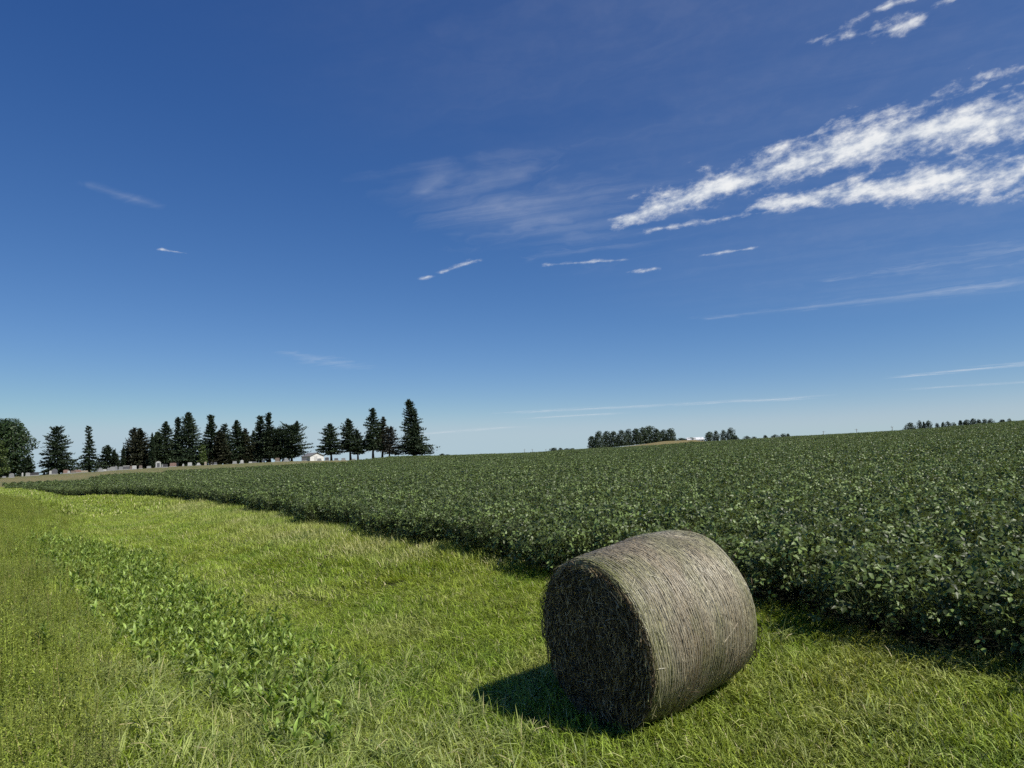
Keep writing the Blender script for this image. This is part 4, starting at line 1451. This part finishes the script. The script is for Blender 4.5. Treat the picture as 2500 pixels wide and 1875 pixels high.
STONES = [
    ('low grey headstone left of the first trees, at the left edge', -93.2, 130.1, 0.53, 0.30, 'grey', 'block'),
    ('weathered grey headstone with a rounded top in front of the huge leafy tree', -86.5, 122.5, 0.71, 0.78, 'grey', 'round'),
    ('slim white marker post beside the huge leafy tree', -89.8, 130.0, 0.22, 0.75, 'white', 'post'),
    ('light grey square headstone, left one of the three by the huge leafy tree', -88.0, 128.8, 0.67, 0.67, 'pale', 'slab'),
    ('dark headstone between the light square one and the wide black one', -88.7, 130.7, 0.53, 0.60, 'dark', 'slab'),
    ('wide black granite headstone right of the huge leafy tree', -87.6, 130.3, 0.98, 0.68, 'dark', 'slab'),
    ('tall slim dark pillar monument standing alone in the gap between trees', -92.6, 140.2, 0.32, 1.05, 'dark', 'post'),
    ('white headstone left of the knobbed spruce trunk', -90.0, 138.3, 0.56, 0.80, 'white', 'slab'),
    ('large dark grey headstone in front of the knobbed spruce', -86.8, 134.4, 0.93, 1.09, 'charcoal', 'round'),
    ('tiny dark marker left of the white headstone by the knobbed spruce', -93.0, 142.3, 0.33, 0.57, 'dark', 'round'),
    ('reddish granite headstone right of the knobbed spruce trunk', -84.2, 133.7, 0.85, 0.77, 'red', 'slab'),
    ('small white headstone touching the reddish granite one', -83.3, 133.1, 0.38, 0.54, 'white', 'slab'),
    ('low brown headstone left of the ragged thin spruce', -80.6, 130.1, 0.75, 0.53, 'brown', 'block'),
    ('wide red brown headstone below the ragged thin spruce', -84.7, 138.1, 1.12, 0.64, 'red', 'slab'),
    ('long low tan headstone left of the ragged spruce trunk', -83.8, 138.7, 1.20, 0.40, 'tan', 'block'),
    ('low pale ledger stone on a base below the broad pyramid spruce', -76.5, 131.4, 1.06, 0.38, 'pale', 'block'),
    ('grey headstone with rounded top below the broad pyramid spruce', -81.4, 140.0, 0.65, 0.73, 'grey', 'round'),
    ('small white slant stone below the broad pyramid spruce', -80.8, 140.4, 0.65, 0.40, 'white', 'block'),
    ('slim grey headstone under the right side of broad pyramid spruce', -80.2, 140.7, 0.49, 0.65, 'grey', 'slab'),
    ('big light grey headstone right of the broad pyramid spruce', -78.6, 139.3, 0.88, 0.80, 'pale', 'slab'),
    ('tall grey headstone with a pointed top by the big light one', -80.1, 143.1, 0.58, 0.99, 'grey', 'point'),
    ('square grey headstone left of the free standing arborvitae column', -77.4, 140.0, 0.73, 0.73, 'grey', 'slab'),
    ('wide headstone with a white capped top by the arborvitae columns', -76.6, 140.5, 1.13, 0.73, 'capped', 'slab'),
    ('small brown headstone behind the white front stone', -78.2, 145.3, 0.50, 0.75, 'brown', 'slab'),
    ('white headstone standing forward of the brownish spruces', -71.6, 134.1, 0.70, 0.77, 'white', 'slab'),
    ('brown headstone under the right brownish spruce', -75.3, 143.4, 0.58, 0.74, 'brown', 'round'),
    ('low light grey headstone left of the arched monument', -74.0, 144.1, 0.75, 0.50, 'pale', 'slab'),
    ('small grey rounded headstone next to the arched monument', -74.5, 146.1, 0.42, 0.51, 'grey', 'round'),
    ('large white arched monument with a domed cap', -70.7, 141.3, 0.98, 1.30, 'white', 'dome'),
    ('dark square headstone in front and right of the arched monument', -66.5, 135.6, 0.78, 0.70, 'dark', 'slab'),
    ('small grey headstone behind the dark square one', -73.0, 147.9, 0.60, 0.68, 'grey', 'slab'),
    ('wide red brown headstone below the slim spire spruce', -70.5, 147.0, 1.19, 0.85, 'red', 'slab'),
    ('slim dark headstone next to the wide red brown one', -70.6, 149.2, 0.43, 0.86, 'dark', 'post'),
    ('small white tapered marker under the tallest block spruce', -69.2, 148.7, 0.34, 0.60, 'white', 'point'),
    ('white square headstone forward of the tallest block spruce', -64.3, 141.0, 0.73, 0.73, 'white', 'slab'),
    ('grey headstone behind the white stepped one', -67.2, 150.7, 0.61, 0.70, 'grey', 'round'),
    ('white stepped headstone on a wide base near the light green tree', -64.9, 146.2, 0.76, 0.59, 'white', 'step'),
    ('tan upright headstone at the foot of the light green tree', -64.9, 149.5, 0.43, 0.78, 'tan', 'slab'),
    ('slim dark headstone below the heavy topped spruce', -64.2, 150.9, 0.35, 0.70, 'dark', 'post'),
    ('dark low headstone below the brownish leaning spruce', -62.0, 147.5, 0.60, 0.60, 'charcoal', 'slab'),
    ('light grey headstone below the small tipped spruce', -58.9, 149.8, 0.78, 0.60, 'pale', 'slab'),
    ('white headstone with rounded top below the shorter dull spruce', -57.6, 150.4, 0.61, 0.78, 'white', 'round'),
    ('low white stone right of the rounded white headstone', -56.7, 152.8, 0.62, 0.35, 'white', 'block'),
    ('long low dark stone below the see through spruce', -56.3, 154.0, 0.98, 0.36, 'charcoal', 'block'),
    ('bright white tall headstone left of the twin spruce trunks', -54.9, 155.6, 0.63, 0.81, 'white', 'slab'),
    ('white headstone close behind the left twin spruce trunk', -56.3, 162.5, 0.75, 0.66, 'white', 'slab'),
    ('brown headstone right of the twin spruce trunks', -50.6, 151.8, 0.88, 0.88, 'brown', 'slab'),
    ('grey headstone between the rounded evergreen and the brown headstone', -51.3, 157.9, 0.64, 0.64, 'grey', 'round'),
    ('pale stepped monument forward of the rounded evergreen', -46.4, 144.7, 1.09, 0.67, 'pale', 'step'),
    ('white headstone directly behind the pale stepped monument', -50.6, 159.1, 0.73, 0.83, 'white', 'slab'),
    ('dark headstone at the left corner of the white shed', -44.5, 150.6, 0.96, 0.69, 'charcoal', 'slab'),
    ('grey headstone in front of the right side of the shed', -42.6, 155.3, 0.81, 0.54, 'grey', 'slab'),
    ('dark faced headstone left of the lobed pine trunk', -41.3, 156.6, 0.81, 0.72, 'capped', 'slab'),
    ('dark headstone right of the lobed pine trunk', -39.4, 157.1, 0.82, 0.54, 'charcoal', 'slab'),
    ('grey headstone left of the bare trunked tall pine', -37.9, 157.5, 0.82, 0.55, 'grey', 'slab'),
    ('low grey stone right of the bare trunked tall pine', -36.2, 159.9, 0.83, 0.37, 'grey', 'block'),
]
GROVE = [
    (55.9, 516.0, 12.8, 3.9),
    (58.1, 491.6, 15.5, 3.4),
    (67.2, 520.7, 15.7, 3.6),
    (70.0, 502.1, 15.3, 3.8),
    (73.6, 489.5, 15.6, 3.4),
    (81.1, 506.6, 16.1, 3.2),
    (84.4, 493.8, 16.4, 3.7),
    (92.3, 510.7, 17.3, 3.8),
    (99.1, 521.7, 18.3, 4.5),
    (100.7, 503.0, 15.7, 3.5),
    (107.6, 513.8, 15.2, 3.3),
    (105.7, 483.6, 14.8, 3.6),
]
FAR = [
    (168.7, 617.4, 13.9, 3.6),
    (174.3, 615.8, 14.7, 2.8),
    (180.1, 614.1, 15.1, 2.8),
    (185.6, 612.5, 16.2, 3.5),
    (189.5, 611.3, 10.0, 3.2),
    (198.4, 608.5, 8.9, 3.2),
    (203.8, 606.7, 7.9, 2.4),
    (212.5, 603.7, 8.8, 2.8),
    (219.5, 601.2, 9.1, 3.1),
    (225.3, 599.0, 9.2, 3.1),
    (229.2, 597.6, 9.3, 2.4),
    (145.9, 623.1, 9.7, 4.3),
    (154.4, 621.1, 9.7, 4.3),
    (161.7, 619.2, 9.0, 3.6),
    (272.1, 489.5, 12.0, 3.4),
    (277.2, 486.6, 12.7, 1.7),
    (279.1, 485.5, 12.3, 1.4),
    (281.4, 484.2, 12.7, 2.2),
    (285.7, 481.6, 10.5, 1.4),
    (288.6, 479.9, 11.1, 1.7),
    (291.2, 478.3, 11.7, 1.7),
    (294.2, 476.5, 10.2, 1.9),
    (297.3, 474.6, 11.8, 2.2),
    (300.0, 472.8, 11.9, 2.5),
    (303.1, 470.9, 12.2, 2.4),
    (306.0, 469.0, 11.7, 2.4),
    (308.6, 467.3, 11.8, 2.4),
    (311.2, 465.6, 11.3, 2.1),
    (316.5, 462.0, 10.9, 3.2),
    (319.7, 459.7, 11.2, 1.6),
    (59.7, 1098.4, 8.8, 5.7),
    (70.4, 1097.7, 8.3, 4.4),
    (79.8, 1097.1, 7.3, 5.1),
    (87.9, 1096.5, 6.9, 4.4),
    (-111.5, 1094.3, 7.5, 5.0),
    (-103.4, 1095.1, 5.8, 5.7),
    (-92.8, 1096.1, 4.7, 5.7),
]
POLES = [
    (8.4, 619.9, 5.7),
    (15.7, 639.8, 5.8),
    (28.6, 659.4, 5.4),
    (171.0, 394.5, 7.4),
    (186.1, 387.6, 7.7),
    (201.4, 379.9, 8.1),
]
NEEDLE = {9: 'needle_brown', 10: 'needle_brown', 18: 'needle_brown', 21: 'needle_brown', 31: 'needle_brown', 32: 'needle_grey', 4: 'needle'}
for ti, (kind, label, x, y, H, W, cb, sp, lean) in enumerate(TREES):
    g = np.random.default_rng(900 + ti)
    z = float(ground_z(x, y)) - 0.05
    name = 'leafy_tree' if kind == 'leafy' else ('arborvitae' if kind == 'column' else ('pine_tree' if kind == 'pine' else 'spruce_tree'))
    t_ = thing(name, label, 'tree', (x, y, z), 0.0, 'trees around the cemetery')
    if kind == 'leafy':
        big = H > 8
        V, Fc, rn, cl = crown_leafy(H, W, cb, g, 15000 if big else 3000, 0.24 if big else 0.17, 30 if big else 12)
        mt = M['tree_leaf'] if big else M['tree_leaf_lit']
        obj('trunk', trunk_mesh(H * 0.9, 0.30 if big else 0.12, 0, g, cl[:8]), t_)
        obj('crown', mesh('crown', V, Fc, (mt,), rn), t_, kind='stuff')
    else:
        V, Fc, rn = conifer(kind, H, W, cb, sp, lean, g)
        if ti == 33:           # a second leader shoulders the lone spruce on its right
            V2, F2, r2 = conifer('spruce', H * 0.74, W * 0.36, 0.10, 0.1, 0.0, g)
            V = np.concatenate([V, V2 + np.array([0.35, 0.1, 0.3])])
            Fc = np.concatenate([Fc, F2 + len(Fc) * 4])
            rn = np.concatenate([rn, r2])
        if ti == 25:           # the crooked tip
            V2, F2, r2 = conifer('spruce', 2.2, 0.75, 0.0, 0.2, 0.5, g)
            V = np.concatenate([V, V2 + np.array([0.8, 0.0, H - 1.3])])
            Fc = np.concatenate([Fc, F2 + len(Fc) * 4])
            rn = np.concatenate([rn, r2])
        obj('trunk', trunk_mesh(H, 0.13 + 0.014 * H, lean, g), t_)
        obj('crown', mesh('crown', V, Fc, (M[NEEDLE.get(ti, 'needle')],), rn), t_, kind='stuff')

# ------------------------------------------------------------------ far groves
FARC = []
for k in range(6):
    g = np.random.default_rng(700 + k)
    V, Fc, rn, cl = crown_leafy(1.0, 0.38 + 0.05 * (k % 3), 0.0, g, 2600, 0.034, 16)
    FARC.append((mesh('far_crown', V, Fc, (M['far_leaf'],), rn), trunk_mesh(0.9, 0.022, 0, g, cl[:5])))


def far_tree(x, y, top, hw, label, group, k):
    z = float(ground_z(x, y)) - 1.1
    H = max(top - z, 3.0)
    t_ = thing('far_tree', label, 'tree', (x, y, z), k * 1.3, group)
    w = hw / 0.40
    t_.scale = (w * 1.3, w * 1.3, H)
    me, tr = FARC[k % 6]
    obj('trunk', tr, t_)
    obj('crown', me, t_, kind='stuff')


ORD = ('first', 'second', 'third', 'fourth', 'fifth', 'sixth', 'seventh', 'eighth', 'ninth', 'tenth', 'eleventh', 'twelfth', 'thirteenth',
       'fourteenth', 'fifteenth', 'sixteenth')


def place_in_row(pts):
    """rank of each tree from the left as seen from the road"""
    o = np.argsort([q[0] / q[1] for q in pts])
    rank = np.empty(len(pts), int)
    rank[o] = np.arange(len(pts))
    return rank


for i, ((x, y, top, hw), k) in enumerate(zip(GROVE, place_in_row(GROVE))):
    lab = 'leafy tree, %s from the left in the long far grove on the tan hill' % ORD[k]
    if i == 8:
        lab = 'tallest tree of the long far grove on the tan hill'
    far_tree(x, y, top, hw, lab, 'trees of the far grove on the tan hill', i)
clumps = (
    (0, 11, 'distant tree, %s from the left in the clump right of the white farm roof', 'trees right of the white farm roof'),
    (11, 14, 'low distant tree, %s from the left behind the white farm roof', 'trees behind the white farm roof'),
    (14, 30, 'distant tree, %s from the left in the tree line on the right skyline', 'trees of the right skyline'),
    (30, 34, 'tiny distant tree, %s from the left in the speck left of the far grove', 'tiny trees on the middle skyline'),
    (34, 37, 'tiny distant tree, %s from the left just right of the lone spruce', 'tiny trees right of the lone spruce'))
for a_, b_, form, gr in clumps:
    part_ = FAR[a_:b_]
    for i, ((x, y, top, hw), k) in enumerate(zip(part_, place_in_row(part_))):
        far_tree(x, y, top, hw, form % ORD[k], gr, i + a_ + 2)


# ------------------------------------------------------------------ corn along the right skyline
def corn_patch(g):
    V, Fc, rn, parts = [], [], [], []
    n = 60
    cx, cy = g.uniform(-2, 2, n), g.uniform(-2, 2, n)
    for i in range(n):
        H = g.uniform(1.9, 2.3)
        b = np.array([cx[i], cy[i], 0.0])
        o = len(V)
        V += [b + [-0.02, 0, 0], b + [0.02, 0, 0], b + [0.015, 0, H], b + [-0.015, 0, H]]
        rn += [0.4] * 4
        Fc.append((o, o + 1, o + 2, o + 3))
        for j in range(8):
            a = g.uniform(0, 6.28)
            z = H * (0.25 + 0.09 * j)
            d = np.array([math.cos(a), math.sin(a), 0])
            s = np.array([-math.sin(a), math.cos(a), 0]) * 0.045
            p0 = b + [0, 0, z]
            p1 = p0 + d * 0.28 + [0, 0, 0.22]
            p2 = p0 + d * 0.62 + [0, 0, 0.02]
            o = len(V)
            V += [p0 - s * 0.6, p0 + s * 0.6, p1 + s, p1 - s, p2 + s * 0.1, p2 - s * 0.1]
            r_ = g.uniform(0, 0.84)
            rn += [r_] * 6
            Fc += [(o, o + 1, o + 2, o + 3), (o + 3, o + 2, o + 4, o + 5)]
        for j in range(3):
            a = g.uniform(0, 6.28)
            o = len(V)
            tp = b + [math.cos(a) * 0.09, math.sin(a) * 0.09, H + 0.25]
            q = b + [0, 0, H - 0.05]
            V += [q + [-0.015, 0, 0], q + [0.015, 0, 0], tp + [0.015, 0, 0], tp + [-0.015, 0, 0]]
            rn += [0.99] * 4
            Fc.append((o, o + 1, o + 2, o + 3))
    return mesh('corn_patch', V, np.array(Fc), (M['corn'],), rn)


corn = proto_collection('corn_patch', [corn_patch(np.random.default_rng(40 + k)) for k in range(4)])
cxs, cys, rots = [], [], []
for tn in np.arange(0.27, 0.92, 0.0125):
    for r in (242, 246, 250, 255):
        a = math.atan(tn)
        cxs.append(r * math.sin(a) + rng.normal(0, 0.4))
        cys.append(r * math.cos(a) + rng.normal(0, 0.4))
cxs, cys = np.array(cxs), np.array(cys)
n = len(cxs)
scatter('corn_crop', np.stack([cxs, cys, ground_z(cxs, cys) - 0.55], 1), np.stack([np.zeros(n), np.zeros(n), rng.uniform(0, 6.28, n)], 1),
        np.tile(np.array([[1.05, 1.05, 0.75]]), (n, 1)), rng.integers(0, 4, n), corn, 'strip of corn along the right skyline behind the soybeans', 'corn')

# ------------------------------------------------------------------ headstones
for si, (label, x, y, w, h, colr, shape) in enumerate(STONES):
    z = float(ground_z(x, y)) - 0.03
    t_ = thing('headstone', label, 'headstone', (x, y, z), math.atan2(-x, y) * 0.55 + 0.12 + float(rng.normal(0, 0.05)), 'headstones in the cemetery')
    base, tab = MB(), MB()
    bh = min(0.16, h * 0.28)
    d = 0.14 if shape not in ('post',) else w * 0.42
    bw = w * 0.62
    base.box(-bw, bw, -d * 1.3, d * 1.3, 0, bh, 0.015)
    hw = w * 0.5
    if shape in ('slab',):
        tab.prism([(-hw, bh), (hw, bh), (hw, h * 0.93), (hw * 0.6, h * 0.985), (0, h), (-hw * 0.6, h * 0.985), (-hw, h * 0.93)], -d * 0.8, d * 0.8)
    elif shape == 'round':
        arc = [(hw * math.cos(a), h - hw * 0.7 + hw * 0.7 * math.sin(a)) for a in np.linspace(0, math.pi, 11)]
        tab.prism([(-hw, bh), (hw, bh)] + arc, -d * 0.8, d * 0.8)
    elif shape == 'point':
        tab.prism([(-hw, bh), (hw, bh), (hw * 0.85, h * 0.72), (0, h), (-hw * 0.85, h * 0.72)], -d * 0.8, d * 0.8)
    elif shape == 'post':
        tab.box(-hw, hw, -hw, hw, bh, h * 0.86, 0.0)
        tab.add([(-hw, -hw, h * 0.865), (hw, -hw, h * 0.865), (hw, hw, h * 0.865), (-hw, hw, h * 0.865), (0, 0, h)], [(0, 1, 4), (1, 2, 4), (2, 3, 4), (3, 0, 4), (3, 2, 1, 0)])
    elif shape == 'block':
        tab.box(-hw, hw, -d, d, bh, h, 0.03)
    elif shape == 'step':
        tab.box(-hw * 0.92, hw * 0.92, -d * 1.05, d * 1.05, bh, bh + h * 0.22, 0.01)
        tab.prism([(-hw * 0.66, bh + h * 0.222), (hw * 0.66, bh + h * 0.222), (hw * 0.66, h * 0.94), (0, h), (-hw * 0.66, h * 0.94)], -d * 0.7, d * 0.7)
    elif shape == 'dome':
        # two uprights, a lintel and a domed cap round a dark panel
        for sx in (-1, 1):
            tab.box(sx * hw * 0.72 - hw * 0.2, sx * hw * 0.72 + hw * 0.2, -d, d, bh, h * 0.70)
        tab.box(-hw * 0.98, hw * 0.98, -d * 1.1, d * 1.1, h * 0.702, h * 0.80)
        arc = [(hw * 0.85 * math.cos(a), h * 0.802 + h * 0.198 * math.sin(a)) for a in np.linspace(0, math.pi, 11)]
        tab.prism(arc, -d, d)
        pan = MB()
        pan.box(-hw * 0.518, hw * 0.518, -d * 0.5, d * 0.5, bh + 0.002, h * 0.70)
        obj('panel', pan.mesh('panel', STONE['charcoal']), t_)
    obj('base', base.mesh('stone_base', STONE_BASE), t_)
    obj('tablet', tab.mesh('tablet', STONE[colr]), t_)
    if colr == 'capped':
        cap = MB()
        cap.box(-hw * 1.04, hw * 1.04, -d, d, h + 0.002, h + 0.09, 0.03)
        obj('cap', cap.mesh('cap', STONE['white']), t_)

# ------------------------------------------------------------------ shed, barn, bench, shrub, poles
sx, sy = -49.7, 175.1
sz = float(ground_z(sx, sy)) - 0.05
shed = thing('shed', 'small white gabled shed between the rounded evergreen and the pines', 'shed', (sx, sy, sz), R(40))
# local: gable wall looks along -y, ridge runs along +y
W2, D2, HW, HR = 1.75, 5.0, 1.25, 2.0
mb = MB()
mb.prism([(-W2, 0), (W2, 0), (W2, HW), (0, HR), (-W2, HW)], -D2 / 2, D2 / 2)
obj('wall', mb.mesh('shed_wall', M['white_paint']), shed)
mb = MB()
ov, th_ = 0.22, 0.07
sl = (HR - HW) / W2
for s in (-1, 1):
    p = [(s * 0.0, HR + 0.012), (s * (W2 + ov), HW - sl * ov + 0.012), (s * (W2 + ov), HW - sl * ov + 0.012 + th_), (0, HR + 0.012 + th_)]
    mb.prism(p if s > 0 else p[::-1], -D2 / 2 - ov, D2 / 2 + ov)
obj('roof', mb.mesh('shed_roof', M['roof_grey']), shed)
mb = MB()
mb.box(-0.75, 0.10, -D2 / 2 - 0.03, -D2 / 2 - 0.002, 0.06, 1.12)
dr = obj('door', mb.mesh('shed_door', M['door_paint']), shed)
mb = MB()
mb.box(0.0, 0.05, -D2 / 2 - 0.06, -D2 / 2 - 0.032, 0.52, 0.58)
obj('handle', mb.mesh('door_handle', M['bench']), dr)
mb = MB()
mb.box(-W2 * 0.98, W2 * 0.98, -D2 / 2 - 0.02, -D2 / 2 - 0.002, HW - 0.03, HW + 0.02)
obj('trim_board', mb.mesh('trim_board', M['door_paint']), shed)

bx_, by_ = 157.0, 620.4
bz = float(ground_z(bx_, by_))
barn = thing('barn', 'long white roofed farm building beyond the tan hill', 'barn', (bx_, by_, bz), R(-6))
topz = 9.5 - bz
mb = MB()
mb.prism([(-4.5, 0), (4.5, 0), (4.5, topz - 1.9), (0, topz - 0.15), (-4.5, topz - 1.9)], -7, 7)
o = obj('wall', mb.mesh('barn_wall', M['white_paint']), barn)
o.rotation_euler = (0, 0, R(90))
mb = MB()
for s in (-1, 1):
    p = [(0, topz - 0.13), (s * 4.9, topz - 2.04), (s * 4.9, topz - 1.92), (0, topz)]
    mb.prism(p if s > 0 else p[::-1], -7.4, 7.4)
o = obj('roof', mb.mesh('barn_roof', M['metal_roof']), barn)
o.rotation_euler = (0, 0, R(90))

nx, ny = -30.0, 155.1
bn = thing('bench', 'low dark bench on the lawn in front of the three trunk group', 'bench', (nx, ny, float(ground_z(nx, ny)) - 0.01), R(8))
mb = MB()
mb.box(-0.32, 0.32, -0.16, 0.16, 0.34, 0.40, 0.01)
obj('seat', mb.mesh('bench_seat', M['bench']), bn)
for s in (-1, 1):
    mb = MB()
    mb.box(s * 0.24 - 0.05, s * 0.24 + 0.05, -0.14, 0.14, 0, 0.338)
    obj('leg', mb.mesh('bench_leg', M['bench']), bn)

g = np.random.default_rng(77)
sx_, sy_ = -76.2, 129.2
sh = thing('shrub', 'low dark clipped shrub right of the ragged spruce trunk', 'shrub', (sx_, sy_, float(ground_z(sx_, sy_))), 0)
V, Fc, rn, cl = crown_leafy(0.75, 0.60, 0.05, g, 700, 0.05, 9)
obj('foliage', mesh('shrub_foliage', V, Fc, (M['needle'],), rn), sh, kind='stuff')
obj('stem', trunk_mesh(0.6, 0.05, 0, g, cl[:4]), sh)

for i, (x, y, top) in enumerate(POLES):
    z = float(ground_z(x, y))
    h = max(top - z, 4.0)
    lab = ('thin utility pole on the middle skyline, %s of three left of the far grove' if i < 3 else 'thin utility pole behind the corn, %s of three on the right skyline') % ('leftmost', 'middle', 'rightmost')[i % 3]
    t_ = thing('utility_pole', lab, 'pole', (x, y, z), R(20), 'utility poles on the middle skyline' if i < 3 else 'utility poles on the right skyline')
    mb = MB()
    mb.tube([(0, 0, -0.3), (0, 0, h * 0.5), (0, 0, h)], [0.17, 0.15, 0.11], 8)
    obj('pole', mb.mesh('pole', M['pole_wood'], smooth=True), t_)
    mb = MB()
    mb.box(-0.9, 0.9, -0.06, 0.06, h - 0.55, h - 0.42)
    obj('crossarm', mb.mesh('crossarm', M['pole_wood']), t_)

print('GRASS', N_GRASS, 'BEAN', N_BEAN, 'WEED', N_WEED)
